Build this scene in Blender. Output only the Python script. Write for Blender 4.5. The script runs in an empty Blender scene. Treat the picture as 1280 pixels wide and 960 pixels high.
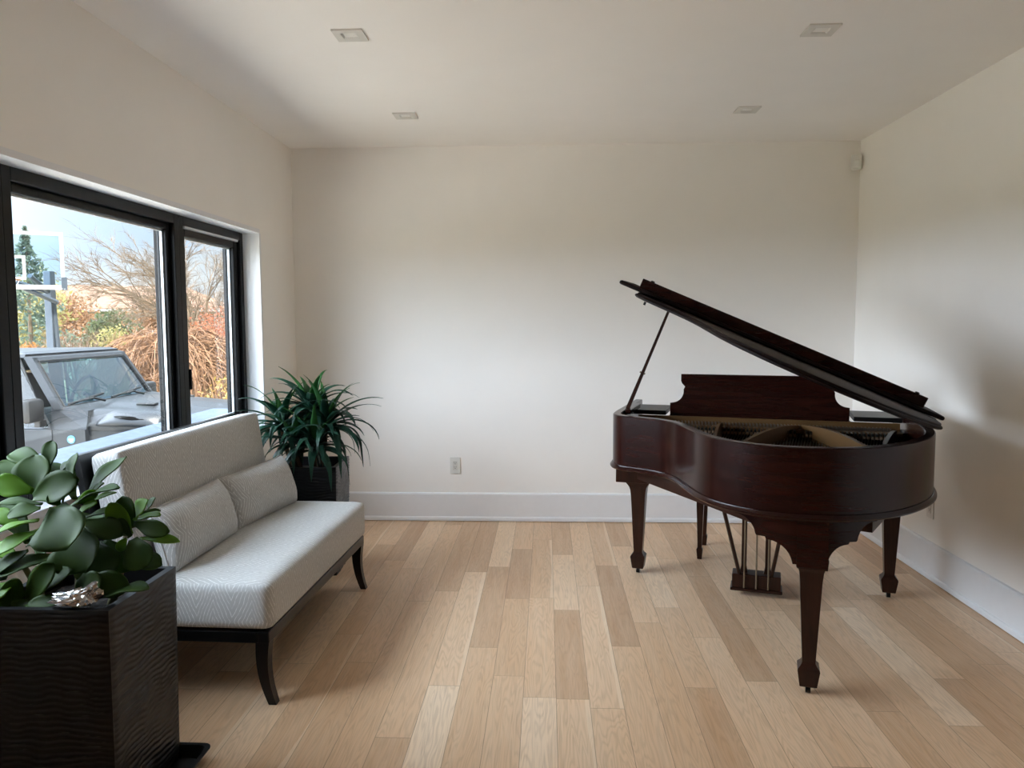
import bpy, bmesh, math, random
from math import sin, cos, pi, radians, sqrt, atan2, tan
from mathutils import Vector, Matrix, noise

C = bpy.context.scene.collection
scene = bpy.context.scene

# ------------------------------------------------------------------ materials
def lin(c):
    c = c / 255.0
    return c / 12.92 if c <= 0.04045 else ((c + 0.055) / 1.055) ** 2.4
def rgb(r, g, b):
    return (lin(r), lin(g), lin(b), 1.0)

class NT:
    """small helper for node trees"""
    def __init__(self, name):
        self.m = bpy.data.materials.new(name); self.m.use_nodes = True
        self.t = self.m.node_tree; self.n = self.t.nodes; self.l = self.t.links
        self.b = self.n['Principled BSDF']
    def node(self, typ, **kw):
        n = self.n.new(typ)
        for k, v in kw.items():
            if k.startswith('i_'):
                key = k[2:]
                n.inputs[int(key) if key.isdigit() else key].default_value = v
            else:
                setattr(n, k, v)
        return n
    def link(self, a, b): self.l.new(a, b)
    def math(self, op, a, b=None, c=None):
        n = self.n.new('ShaderNodeMath'); n.operation = op
        for i, v in enumerate((a, b, c)):
            if v is None: continue
            if isinstance(v, (int, float)): n.inputs[i].default_value = v
            else: self.l.new(v, n.inputs[i])
        return n.outputs[0]
    def mix(self, fac, a, b, blend='MIX'):
        n = self.n.new('ShaderNodeMix'); n.data_type = 'RGBA'; n.blend_type = blend
        for sock, v in ((n.inputs[0], fac), (n.inputs[6], a), (n.inputs[7], b)):
            if isinstance(v, (int, float)): sock.default_value = v
            elif isinstance(v, tuple): sock.default_value = v
            else: self.l.new(v, sock)
        return n.outputs[2]
    def ramp(self, fac, stops):
        n = self.n.new('ShaderNodeValToRGB'); self.l.new(fac, n.inputs[0])
        e = n.color_ramp.elements
        while len(e) < len(stops): e.new(0.5)
        for el, (p, c) in zip(e, stops): el.position = p; el.color = c
        return n.outputs[0]
    def combine(self, x, y, z):
        n = self.n.new('ShaderNodeCombineXYZ')
        for i, v in enumerate((x, y, z)):
            if isinstance(v, (int, float)): n.inputs[i].default_value = v
            else: self.l.new(v, n.inputs[i])
        return n.outputs[0]
    def bump(self, h, strength=0.2, dist=0.01):
        n = self.node('ShaderNodeBump', i_Strength=strength, i_Distance=dist)
        self.l.new(h, n.inputs['Height']); self.l.new(n.outputs[0], self.b.inputs['Normal'])

def plain(name, col, rough=0.5, metal=0.0, spec=0.5, coat=0.0, coat_r=0.05, var=0.0, scale=20.0, bump=0.0):
    m = NT(name); b = m.b
    b.inputs['Roughness'].default_value = rough; b.inputs['Metallic'].default_value = metal
    b.inputs['Specular IOR Level'].default_value = spec
    b.inputs['Coat Weight'].default_value = coat; b.inputs['Coat Roughness'].default_value = coat_r
    tc = m.node('ShaderNodeTexCoord')
    nz = m.node('ShaderNodeTexNoise', i_Scale=scale, i_Detail=4.0); m.link(tc.outputs['Object'], nz.inputs['Vector'])
    lo = tuple(c * (1 - var) for c in col[:3]) + (1,); hi = tuple(min(1, c * (1 + var)) for c in col[:3]) + (1,)
    m.link(m.ramp(nz.outputs['Fac'], [(0.3, lo), (0.7, hi)]), b.inputs['Base Color'])
    if bump: m.bump(nz.outputs['Fac'], bump, 0.004)
    return m.m

def mat_wood_dark(name, a, b_, rough=0.28, coat=0.6, scale=(3, 3, 22)):
    m = NT(name)
    tc = m.node('ShaderNodeTexCoord'); mp = m.node('ShaderNodeMapping'); mp.inputs['Scale'].default_value = scale
    m.link(tc.outputs['Object'], mp.inputs['Vector'])
    n1 = m.node('ShaderNodeTexNoise', i_Scale=2.2, i_Detail=8.0, i_Roughness=0.6, i_Distortion=0.6); m.link(mp.outputs[0], n1.inputs['Vector'])
    n2 = m.node('ShaderNodeTexNoise', i_Scale=14.0, i_Detail=4.0); m.link(mp.outputs[0], n2.inputs['Vector'])
    f = m.math('ADD', m.math('MULTIPLY', n1.outputs['Fac'], 0.75), m.math('MULTIPLY', n2.outputs['Fac'], 0.25))
    m.link(m.ramp(f, [(0.25, a), (0.75, b_)]), m.b.inputs['Base Color'])
    m.b.inputs['Roughness'].default_value = rough; m.b.inputs['Specular IOR Level'].default_value = 0.2
    m.b.inputs['Coat Weight'].default_value = coat * 0.35; m.b.inputs['Coat Roughness'].default_value = 0.12
    return m.m

def mat_floor():
    m = NT('oak_plank_floor')
    tc = m.node('ShaderNodeTexCoord'); sp = m.node('ShaderNodeSeparateXYZ'); m.link(tc.outputs['Object'], sp.inputs[0])
    x, y = sp.outputs[0], sp.outputs[1]
    W, L = 0.1275, 1.12
    u = m.math('DIVIDE', m.math('ADD', x, 10.0 + 0.035), W)
    row = m.math('FLOOR', u); fu = m.math('FRACT', u)
    wn = m.node('ShaderNodeTexWhiteNoise', noise_dimensions='1D'); m.link(row, wn.inputs['W'])
    wn1b = m.node('ShaderNodeTexWhiteNoise', noise_dimensions='1D'); m.link(m.math('ADD', row, 0.37), wn1b.inputs['W'])
    ln = m.math('MULTIPLY_ADD', wn1b.outputs['Value'], 0.6, 0.75)
    v = m.math('ADD', m.math('DIVIDE', m.math('ADD', y, 20.0), m.math('MULTIPLY', ln, L)), m.math('MULTIPLY', wn.outputs['Value'], 7.0))
    col = m.math('FLOOR', v); fv = m.math('FRACT', v)
    wid = m.node('ShaderNodeTexWhiteNoise', noise_dimensions='2D'); m.link(m.combine(row, col, 0.0), wid.inputs['Vector'])
    idc = m.node('ShaderNodeSeparateColor'); m.link(wid.outputs['Color'], idc.inputs[0])
    # grain
    gv = m.combine(m.math('ADD', m.math('MULTIPLY', x, 26.0), m.math('MULTIPLY', idc.outputs[0], 60.0)),
                   m.math('ADD', m.math('MULTIPLY', y, 1.7), m.math('MULTIPLY', idc.outputs[1], 90.0)), 0.0)
    g1 = m.node('ShaderNodeTexNoise', i_Scale=1.0, i_Detail=5.0, i_Roughness=0.6, i_Distortion=0.8); m.link(gv, g1.inputs['Vector'])
    gv2 = m.combine(m.math('MULTIPLY', x, 190.0), m.math('ADD', m.math('MULTIPLY', y, 5.0), m.math('MULTIPLY', idc.outputs[2], 50.0)), 0.0)
    g2 = m.node('ShaderNodeTexNoise', i_Scale=1.0, i_Detail=3.0); m.link(gv2, g2.inputs['Vector'])
    # cathedral rings
    gv3 = m.combine(m.math('ADD', m.math('MULTIPLY', m.math('SUBTRACT', fu, 0.5), 1.2), m.math('MULTIPLY', idc.outputs[1], 13.0)),
                    m.math('ADD', m.math('MULTIPLY', y, 0.9), m.math('MULTIPLY', idc.outputs[0], 31.0)), 0.0)
    g3 = m.node('ShaderNodeTexNoise', i_Scale=1.6, i_Detail=2.0, i_Distortion=0.3); m.link(gv3, g3.inputs['Vector'])
    rings = m.math('MULTIPLY_ADD', m.math('SINE', m.math('MULTIPLY', g3.outputs['Fac'], 95.0)), 0.5, 0.5)
    rings = m.math('POWER', rings, 2.0)
    base = m.ramp(idc.outputs[0], [(0.0, rgb(190, 152, 117)), (0.25, rgb(208, 170, 132)), (0.65, rgb(220, 184, 147)), (0.92, rgb(230, 198, 163)), (1.0, rgb(238, 212, 182))])
    c = m.mix(m.math('MULTIPLY', rings, 0.25), base, rgb(156, 122, 90))
    gg = m.ramp(g1.outputs['Fac'], [(0.35, (0, 0, 0, 1)), (0.72, (1, 1, 1, 1))])
    c = m.mix(m.math('MULTIPLY', gg, 0.30), c, rgb(228, 206, 178))
    g2r = m.ramp(g2.outputs['Fac'], [(0.52, (0, 0, 0, 1)), (0.75, (1, 1, 1, 1))])
    c = m.mix(m.math('MULTIPLY', g2r, 0.25), c, rgb(140, 104, 72))
    # pale sapwood edge on some planks
    sap = m.math('MULTIPLY', m.math('GREATER_THAN', idc.outputs[2], 0.84),
                 m.math('GREATER_THAN', m.math('ADD', fu, m.math('MULTIPLY', g3.outputs['Fac'], 0.35)), 1.06))
    c = m.mix(m.math('MULTIPLY', sap, 0.5), c, rgb(236, 214, 186))
    # seams
    du = m.math('MULTIPLY', m.math('MINIMUM', fu, m.math('SUBTRACT', 1.0, fu)), W)
    dv = m.math('MULTIPLY', m.math('MINIMUM', fv, m.math('SUBTRACT', 1.0, fv)), L)
    d = m.math('MINIMUM', du, dv)
    seam = m.math('LESS_THAN', d, 0.0011)
    c = m.mix(m.math('MULTIPLY', seam, 0.55), c, rgb(92, 66, 44))
    m.link(c, m.b.inputs['Base Color'])
    m.b.inputs['Roughness'].default_value = 0.42
    m.b.inputs['Specular IOR Level'].default_value = 0.4
    h = m.math('SUBTRACT', m.math('MULTIPLY', g2.outputs['Fac'], 0.25), seam)
    m.bump(h, 0.12, 0.002)
    return m.m

def mat_fabric():
    m = NT('diamond_woven_fabric')
    uv = m.node('ShaderNodeUVMap'); sp = m.node('ShaderNodeSeparateXYZ'); m.link(uv.outputs[0], sp.inputs[0])
    nz = m.node('ShaderNodeTexNoise', i_Scale=9.0, i_Detail=2.0); m.link(uv.outputs[0], nz.inputs['Vector'])
    wob = m.math('MULTIPLY', m.math('SUBTRACT', nz.outputs['Fac'], 0.5), 0.035)
    CW, CH = 0.14, 0.33
    a = m.math('ADD', m.math('DIVIDE', m.math('ADD', sp.outputs[0], wob), CW), 50.0)
    b = m.math('ADD', m.math('DIVIDE', sp.outputs[1], CH), 50.0)
    pa = m.math('ABSOLUTE', m.math('SUBTRACT', m.math('FRACT', a), 0.5))
    pb = m.math('ABSOLUTE', m.math('SUBTRACT', m.math('FRACT', b), 0.5))
    d1 = m.math('ADD', pa, pb)                      # nested diamonds
    inner = m.math('LESS_THAN', d1, 0.5)
    # second hatch set
    d2 = m.math('SUBTRACT', m.math('MULTIPLY', a, 1.35), b)
    sel = m.math('MULTIPLY_ADD', m.math('SUBTRACT', d1, 0.0), 10.0, 0.0)
    ph = m.math('FRACT', sel)
    l1 = m.math('LESS_THAN', m.math('ABSOLUTE', m.math('SUBTRACT', ph, 0.5)), 0.095)
    ph2 = m.math('FRACT', m.math('MULTIPLY', d2, 7.0))
    l2 = m.math('LESS_THAN', m.math('ABSOLUTE', m.math('SUBTRACT', ph2, 0.5)), 0.10)
    nsel = m.node('ShaderNodeTexNoise', i_Scale=5.0, i_Detail=1.0); m.link(uv.outputs[0], nsel.inputs['Vector'])
    use2 = m.math('GREATER_THAN', nsel.outputs['Fac'], 0.62)
    line = m.math('ADD', m.math('MULTIPLY', l1, m.math('SUBTRACT', 1.0, use2)), m.math('MULTIPLY', l2, use2))
    n2 = m.node('ShaderNodeTexNoise', i_Scale=60.0, i_Detail=2.0); m.link(uv.outputs[0], n2.inputs['Vector'])
    fade = m.ramp(n2.outputs['Fac'], [(0.32, (0.25, 0.25, 0.25, 1)), (0.6, (1, 1, 1, 1))])
    weave = m.node('ShaderNodeTexNoise', i_Scale=420.0, i_Detail=1.0); m.link(uv.outputs[0], weave.inputs['Vector'])
    base = m.mix(weave.outputs['Fac'], rgb(164, 164, 162), rgb(188, 188, 186))
    c = m.mix(m.math('MULTIPLY', m.math('MULTIPLY', line, fade), 0.8), base, rgb(236, 237, 235))
    m.link(c, m.b.inputs['Base Color'])
    m.b.inputs['Roughness'].default_value = 0.8
    m.b.inputs['Sheen Weight'].default_value = 0.15
    m.bump(m.math('ADD', m.math('MULTIPLY', line, 0.5), weave.outputs['Fac']), 0.15, 0.002)
    return m.m

def mat_leaf(name, dark, light, rough=0.35, scale=9.0):
    m = NT(name)
    tc = m.node('ShaderNodeTexCoord')
    n1 = m.node('ShaderNodeTexNoise', i_Scale=scale, i_Detail=3.0); m.link(tc.outputs['Object'], n1.inputs['Vector'])
    m.link(m.ramp(n1.outputs['Fac'], [(0.3, dark), (0.7, light)]), m.b.inputs['Base Color'])
    m.b.inputs['Roughness'].default_value = rough; m.b.inputs['Specular IOR Level'].default_value = 0.28
    tr = m.node('ShaderNodeBsdfTranslucent'); tr.inputs['Color'].default_value = tuple(min(1, c * 1.6) for c in light[:3]) + (1,)
    mx = m.node('ShaderNodeMixShader', i_0=0.33)
    m.link(m.b.outputs[0], mx.inputs[1]); m.link(tr.outputs[0], mx.inputs[2])
    m.link(mx.outputs[0], m.n['Material Output'].inputs['Surface'])
    return m.m

def mat_glass(name, tint=(0.97, 0.985, 0.98, 1), refl=1.0):
    m = NT(name); m.n.remove(m.b)
    tr = m.node('ShaderNodeBsdfTransparent'); tr.inputs[0].default_value = tint
    gl = m.node('ShaderNodeBsdfGlossy'); gl.inputs['Roughness'].default_value = 0.01
    fr = m.node('ShaderNodeFresnel', i_IOR=1.45)
    mx = m.node('ShaderNodeMixShader')
    ge = m.node('ShaderNodeNewGeometry')
    m.link(m.math('MULTIPLY', m.math('MULTIPLY', fr.outputs[0], refl), m.math('SUBTRACT', 1.0, ge.outputs['Backfacing'])), mx.inputs[0]); m.link(tr.outputs[0], mx.inputs[1]); m.link(gl.outputs[0], mx.inputs[2])
    m.link(mx.outputs[0], m.n['Material Output'].inputs['Surface'])
    return m.m

WALL = plain('warm_white_wall_paint', rgb(245, 242, 237), 0.75, spec=0.25, var=0.012, scale=3)
CEIL = plain('ceiling_paint', rgb(246, 243, 239), 0.9, spec=0.1, var=0.01, scale=3)
TRIM = plain('white_trim_paint', rgb(232, 233, 235), 0.4, var=0.01)
FLOOR = mat_floor()
FABRIC = mat_fabric()
BLACKWOOD = plain('black_lacquered_wood', rgb(9, 8, 8), 0.3, spec=0.35, coat=0.1, var=0.15, scale=8)
BLACKFRAME = plain('black_window_frame', rgb(6, 6, 7), 0.42, spec=0.22, var=0.1, scale=6)
SPACER = plain('pale_glazing_spacer', rgb(205, 210, 212), 0.35, metal=0.3, var=0.03)
GLASS = mat_glass('window_glass')
MAHOG = mat_wood_dark('mahogany_veneer', rgb(12, 4, 3), rgb(46, 17, 11), 0.24, 0.35, (1.6, 1.6, 16))
MAHOG_LEG = mat_wood_dark('mahogany_leg', rgb(26, 13, 9), rgb(52, 28, 19), 0.3, 0.4, (16, 16, 1.6))
MAHOG_LID = mat_wood_dark('mahogany_lid', rgb(12, 6, 5), rgb(26, 12, 9), 0.5, 0.0, (2, 14, 2))
MAHOG_LID.node_tree.nodes['Principled BSDF'].inputs['Specular IOR Level'].default_value = 0.12
EBONY = plain('ebonised_wood', rgb(12, 11, 10), 0.42, spec=0.3, coat=0.05, var=0.1)
BRASS = plain('bronzed_piano_plate', rgb(112, 82, 48), 0.42, metal=0.35, var=0.08, scale=14)
STEEL = plain('steel_wire', rgb(150, 145, 138), 0.3, metal=0.9, var=0.05)
BRASSROD = plain('brass_rod', rgb(128, 114, 94), 0.35, metal=0.7, var=0.05)
SOUNDB = mat_wood_dark('soundboard_spruce', rgb(70, 44, 24), rgb(110, 74, 42), 0.4, 0.3, (10, 2, 2))
FELT = plain('pale_felt', rgb(150, 124, 100), 0.9, var=0.06, scale=60)
IVORY = plain('ivory_key', rgb(232, 226, 210), 0.3, var=0.02)
CASTER = plain('black_caster', rgb(18, 18, 18), 0.35, metal=0.4, var=0.1)
POT = plain('black_ridged_composite', rgb(7, 7, 9), 0.36, spec=0.4, var=0.18, scale=30)
TRAY = plain('black_plastic_tray', rgb(18, 18, 19), 0.3, var=0.1)
SOIL = plain('dark_soil', rgb(32, 24, 18), 0.95, var=0.4, scale=90, bump=0.6)
FOIL = plain('crumpled_foil', rgb(200, 198, 196), 0.22, metal=1.0, var=0.05)
LEAF_S = mat_leaf('succulent_leaf', rgb(36, 58, 18), rgb(58, 86, 28), 0.55)
LEAF_S_LIT = mat_leaf('succulent_leaf_lit_young', rgb(72, 110, 30), rgb(102, 142, 42), 0.5)  # light through leaves painted into the colour, fresh green of young ones too
STEM_S = plain('succulent_stem', rgb(120, 118, 84), 0.7, var=0.2)
LEAF_D = mat_leaf('strap_leaf_dark', rgb(22, 50, 40), rgb(42, 80, 62), 0.32, 14)
LEAF_D2 = mat_leaf('strap_leaf_fresh', rgb(30, 66, 34), rgb(52, 94, 48), 0.35, 14)
STEM_D = plain('woody_cane', rgb(94, 78, 56), 0.8, var=0.25)
WHITEPLASTIC = plain('white_plastic', rgb(226, 224, 218), 0.4, var=0.01)
DARKSLOT = plain('dark_slot', rgb(30, 28, 26), 0.6, var=0.05)
LENS = plain('light_lens', rgb(228, 226, 220), 0.3, var=0.01)
FIXT = plain('light_trim', rgb(214, 211, 204), 0.5, var=0.01)

# ------------------------------------------------------------------ mesh helper
class MB:
    def __init__(self): self.bm = bmesh.new(); self.uv = None
    def face(self, vs):
        try: return self.bm.faces.new(vs)
        except ValueError: return None
    def v(self, p): return self.bm.verts.new(p)
    def box(self, x0, x1, y0, y1, z0, z1, bev=0.0, seg=2, M=None):
        r = bmesh.ops.create_cube(self.bm, size=1.0)
        vs = r['verts']
        for v in vs:
            v.co = Vector(((x0 + x1) / 2 + v.co.x * (x1 - x0), (y0 + y1) / 2 + v.co.y * (y1 - y0), (z0 + z1) / 2 + v.co.z * (z1 - z0)))
        if bev > 0:
            es = list({e for v in vs for e in v.link_edges})
            o = bmesh.ops.bevel(self.bm, geom=es, offset=bev, segments=seg, affect='EDGES', profile=0.5)
            vs = list({v for f in o['faces'] for v in f.verts} | {v for v in vs if v.is_valid})
        if M is not None:
            for v in vs: v.co = M @ v.co
        return vs
    def loft(self, rings, close=True, caps=True):
        """rings: lists of equal length of points; closed loops"""
        R = [[self.v(p) for p in r] for r in rings]
        n = len(R[0])
        for a, b in zip(R, R[1:]):
            for i in range(n if close else n - 1):
                self.face([a[i], a[(i + 1) % n], b[(i + 1) % n], b[i]])
        if caps and close:
            self.face(list(reversed(R[0]))); self.face(R[-1])
        return R
    def tube(self, pts, rad, n=8, caps=True):
        pts = [Vector(p) for p in pts]
        rads = rad if isinstance(rad, (list, tuple)) else [rad] * len(pts)
        rings = []; up = None
        for i, p in enumerate(pts):
            d = (pts[min(i + 1, len(pts) - 1)] - pts[max(i - 1, 0)])
            if d.length < 1e-9: d = Vector((0, 0, 1))
            d.normalize()
            if up is None: up = Vector((0, 0, 1)) if abs(d.z) < 0.9 else Vector((1, 0, 0))
            s = d.cross(up)
            if s.length < 1e-6: s = d.orthogonal()
            s.normalize(); t = s.cross(d).normalized(); up = t
            rings.append([p + (s * cos(2 * pi * k / n) + t * sin(2 * pi * k / n)) * rads[i] for k in range(n)])
        return self.loft(rings, True, caps)
    def prism(self, poly, f0, f1):
        """poly: list of 2D; f0,f1: functions 2D -> 3D for both ends"""
        return self.loft([[f0(*p) for p in poly], [f1(*p) for p in poly]])
    def lathe(self, prof, cx=0, cy=0, n=20):
        rings = [[(cx + r * cos(2 * pi * k / n), cy + r * sin(2 * pi * k / n), z) for k in range(n)] for r, z in prof]
        return self.loft(rings)
    def grid(self, nu, nv, fn):
        G = [[self.v(fn(i / nu, j / nv)) for j in range(nv + 1)] for i in range(nu + 1)]
        for i in range(nu):
            for j in range(nv):
                self.face([G[i][j], G[i + 1][j], G[i + 1][j + 1], G[i][j + 1]])
        return G
    def build(self, name, mat, parent=None, smooth=False, boxuv=None, solid=0.0, angle=None, loc=None):
        bm = self.bm
        bmesh.ops.recalc_face_normals(bm, faces=bm.faces[:]) if not solid else None
        if smooth:
            for f in bm.faces: f.smooth = True
        if boxuv:
            uvl = bm.loops.layers.uv.new('UVMap'); bm.normal_update()
            for f in bm.faces:
                n = f.normal; ax = max(range(3), key=lambda k: abs(n[k]))
                for lp in f.loops:
                    p = lp.vert.co
                    q = {0: (p.y, p.z), 1: (p.x, p.z), 2: (p.y, p.x)}[ax]
                    lp[uvl].uv = (q[0], q[1])
        me = bpy.data.meshes.new(name); bm.to_mesh(me); bm.free()
        if angle is not None: 
            try: me.set_sharp_from_angle(angle=radians(angle))
            except Exception: pass
        for mm in (mat if isinstance(mat, list) else [mat]): me.materials.append(mm)
        o = bpy.data.objects.new(name, me); C.objects.link(o)
        if parent is not None: o.parent = parent
        if loc is not None: o.location = loc
        if solid:
            md = o.modifiers.new('solid', 'SOLIDIFY'); md.thickness = solid; md.offset = 0
        return o

def tag(o, label=None, cat=None, group=None, kind=None):
    if label: o['label'] = label
    if cat: o['category'] = cat
    if group: o['group'] = group
    if kind: o['kind'] = kind
    return o
def empty(name, loc=(0, 0, 0), rz=0.0):
    o = bpy.data.objects.new(name, None); C.objects.link(o)
    o.location = loc; o.rotation_euler = (0, 0, rz); o.empty_display_size = 0.1
    return o
def children(o): return list(o.children)
def copy_tree(o, parent=None):
    c = o.copy(); C.objects.link(c)
    if parent is not None: c.parent = parent
    for ch in children(o): copy_tree(ch, c)
    return c
def spline(pts, per=8, closed=False):
    """Catmull-Rom through points"""
    P = [Vector(p) for p in pts]; out = []
    n = len(P)
    for i in range(n if closed else n - 1):
        p1, p2 = P[i], P[(i + 1) % n]
        p0 = P[(i - 1) % n] if closed or i > 0 else p1 * 2 - p2
        p3 = P[(i + 2) % n] if closed or i + 2 < n else p2 * 2 - p1
        for k in range(per):
            t = k / per
            out.append(0.5 * ((2 * p1) + (p2 - p0) * t + (2 * p0 - 5 * p1 + 4 * p2 - p3) * t * t + (3 * p1 - p0 - 3 * p2 + p3) * t ** 3))
    if not closed: out.append(P[-1])
    return out

# ------------------------------------------------------------------ room shell
XL, XR, YB, YF, H = -1.815, 2.16, 5.497, -3.2, 2.68
WX = -2.05                                   # outer face of the window wall
OY0, OY1, OZ0, OZ1 = 1.76, 4.842, 0.785, 2.023    # window opening

m = MB(); m.box(WX, XR + 0.2, YF - 0.2, YB + 0.2, -0.1, 0.0); tag(m.build('floor', FLOOR), kind='structure')
m = MB(); m.box(WX, XR + 0.2, YF - 0.2, YB + 0.2, H, H + 0.15); tag(m.build('ceiling', CEIL), kind='structure')
m = MB(); m.box(WX, XR + 0.2, YB, YB + 0.2, 0, H); tag(m.build('wall_back', WALL), kind='structure')
m = MB(); m.box(XR, XR + 0.2, YF, YB, 0, H); tag(m.build('wall_right', WALL), kind='structure')
def wall_with_holes(name, fixed0, fixed1, a0, a1, holes, axis):
    m = MB(); a = a0
    def bx(p, q, z0, z1):
        if q - p < 1e-4 or z1 - z0 < 1e-4: return
        if axis == 'y': m.box(fixed0, fixed1, p, q, z0, z1)
        else: m.box(p, q, fixed0, fixed1, z0, z1)
    for (h0, h1, z0, z1) in holes:
        bx(a, h0, 0, H); bx(h0, h1, 0, z0); bx(h0, h1, z1, H); a = h1
    bx(a, a1, 0, H)
    return tag(m.build(name, WALL), kind='structure')
wall_with_holes('wall_left', WX, XL, YF, YB, [(OY0, OY1, OZ0, OZ1)], 'y')
wall_with_holes('wall_front', YF - 0.2, YF, WX, XR + 0.2, [], 'x')

def baseboard(name, p, q, nx, ny):
    """board along the wall from p to q with inward normal (nx, ny): tall flat board + shoe moulding"""
    m = MB(); P, Q = Vector((p[0], p[1], 0)), Vector((q[0], q[1], 0)); N = Vector((nx, ny, 0))
    prof = [(0, 0.004), (0.026, 0.004), (0.026, 0.022), (0.022, 0.031), (0.0155, 0.034), (0.0145, 0.196), (0.011, 0.205), (0, 0.209)]
    m.loft([[P + N * d + Vector((0, 0, z)) for d, z in prof], [Q + N * d + Vector((0, 0, z)) for d, z in prof]])
    return tag(m.build(name, TRIM), kind='structure')
baseboard('baseboard_back', (XL, YB), (XR, YB), 0, -1)
baseboard('baseboard_right', (XR, YB), (XR, YF), -1, 0)
baseboard('baseboard_left', (XL, YF), (XL, YB), 1, 0)

# window reveal lining and sill board
m = MB()
m.box(-1.917, XL + 0.004, OY0, OY1, OZ1 - 0.012, OZ1 + 0.014)
m.box(-1.917, XL + 0.004, OY1 - 0.012, OY1 + 0.014, OZ0, OZ1 - 0.012)
m.box(-1.917, XL + 0.004, OY0 - 0.014, OY0 + 0.012, OZ0, OZ1 - 0.012)
m.box(-1.917, XL + 0.02, OY0, OY1, OZ0 - 0.03, OZ0 + 0.003, 0.004)
tag(m.build('trim_1', TRIM), kind='structure')

def window_unit(name, y0, y1, casement):
    fx0, fx1 = -2.03, -1.917
    z0, z1 = OZ0 + 0.003, OZ1 - 0.012
    fw = 0.05
    m = MB()
    m.box(fx0, fx1, y0, y0 + fw, z0, z1, 0.003); m.box(fx0, fx1, y1 - fw, y1, z0, z1, 0.003)
    m.box(fx0, fx1, y0 + fw, y1 - fw, z0, z0 + fw, 0.003); m.box(fx0, fx1, y0 + fw, y1 - fw, z1 - fw, z1, 0.003)
    root = m.build(name, BLACKFRAME); tag(root, kind='structure')
    a0, a1, b0, b1 = y0 + fw, y1 - fw, z0 + fw, z1 - fw
    sw = 0.052 if casement else 0.036
    sx0, sx1 = (-2.0, -1.935) if casement else (-1.995, -1.942)
    m = MB()
    m.box(sx0, sx1, a0, a0 + sw, b0, b1, 0.006); m.box(sx0, sx1, a1 - sw, a1, b0, b1, 0.006)
    m.box(sx0, sx1, a0 + sw, a1 - sw, b0, b0 + sw * 0.8, 0.006); m.box(sx0, sx1, a0 + sw, a1 - sw, b1 - sw, b1, 0.006)
    m.build('sash', BLACKFRAME, root)
    c0, c1, d0, d1 = a0 + sw, a1 - sw, b0 + sw * 0.8, b1 - sw
    m = MB(); t = 0.009
    for xx in (-1.965,):
        m.box(xx - 0.009, xx + 0.003, c0, c0 + t, d0, d1); m.box(xx - 0.009, xx + 0.003, c1 - t, c1, d0, d1)
        m.box(xx - 0.009, xx + 0.003, c0 + t, c1 - t, d0, d0 + t); m.box(xx - 0.009, xx + 0.003, c0 + t, c1 - t, d1 - t, d1)
    m.build('glazing_spacer', SPACER, root)
    m = MB(); m.box(-1.968, -1.964, c0 + 0.002, c1 - 0.002, d0 + 0.002, d1 - 0.002); m.build('glass_pane', GLASS, root)
    if casement:
        m = MB()
        m.box(-1.936, -1.926, a0 + 0.012, a0 + 0.034, 1.05, 1.17, 0.003)
        m.box(-1.93, -1.912, a0 + 0.016, a0 + 0.030, 1.09, 1.20, 0.004)
        m.build('latch_handle', BLACKFRAME, root)
        m = MB()
        m.box(-1.94, -1.918, a0 + 0.02, a1 - 0.02, b1 - 0.012, b1 + 0.004, 0.003)
        m.build('screen_channel', SPACER, root)
    return root
window_unit('window_1', OY0 + 0.012, 2.668, True)
window_unit('window_2', 2.668, 3.98, False)
window_unit('window_3', 3.98, OY1 - 0.012, True)
# exterior stone ledge under the window
m = MB()
STONE = plain('pale_blue_stone', rgb(84, 95, 110), 0.5, var=0.25, scale=24)
m.box(-2.36, WX + 0.0, 1.4, 5.3, 0.795, 0.845, 0.008)
tag(m.build('trim_2', STONE), kind='structure')

# ------------------------------------------------------------------ recessed lights, sensor, outlets
def recessed_light(x, y, label):
    r = empty('recessed_light', (x, y, H)); tag(r, label, 'ceiling light', 'recessed ceiling lights')
    m = MB(); a, b = 0.066, 0.034
    for (x0, x1, y0, y1) in ((-a, a, -a, -b), (-a, a, b, a), (-a, -b, -b, b), (b, a, -b, b)):
        m.box(x0, x1, y0, y1, -0.007, 0.0)
    m.build('trim_plate', FIXT, r)
    m = MB()
    o, i_ = b, b * 0.78
    ring0 = [(-o, -o, -0.0068), (o, -o, -0.0068), (o, o, -0.0068), (-o, o, -0.0068)]
    ring1 = [(-i_, -i_, -0.0012), (i_, -i_, -0.0012), (i_, i_, -0.0012), (-i_, i_, -0.0012)]
    m.loft([ring0, ring1], caps=False)
    m.build('baffle', FIXT, r)
    m = MB(); m.box(-i_, i_, -i_, i_, -0.0016, -0.0006); m.build('lens', LENS, r)
recessed_light(-0.842, 3.373, 'white square recessed ceiling light above the settee, nearer of the left pair')
recessed_light(-0.842, 4.672, 'white square recessed ceiling light at left near the back wall')
recessed_light(1.163, 3.425, 'white square recessed ceiling light above the piano, nearer of the right pair')
recessed_light(1.172, 4.658, 'white square recessed ceiling light at right near the back wall')

r = empty('motion_sensor', (2.118, 5.455, 2.525), radians(-28)); tag(r, 'small white motion sensor high in the back right corner', 'motion sensor')
m = MB(); m.box(-0.034, 0.034, -0.022, 0.014, -0.05, 0.05, 0.010, 3); m.build('housing', WHITEPLASTIC, r, smooth=True, angle=40)
m = MB(); m.grid(8, 4, lambda s, t: (-0.022 + 0.044 * s, -0.0225 - 0.004 * sin(pi * s), -0.036 + 0.05 * t)); m.build('lens', LENS, r, smooth=True, solid=0.002)
m = MB(); m.box(-0.02, 0.02, 0.012, 0.034, -0.03, 0.03); m.build('bracket', WHITEPLASTIC, r)

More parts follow.
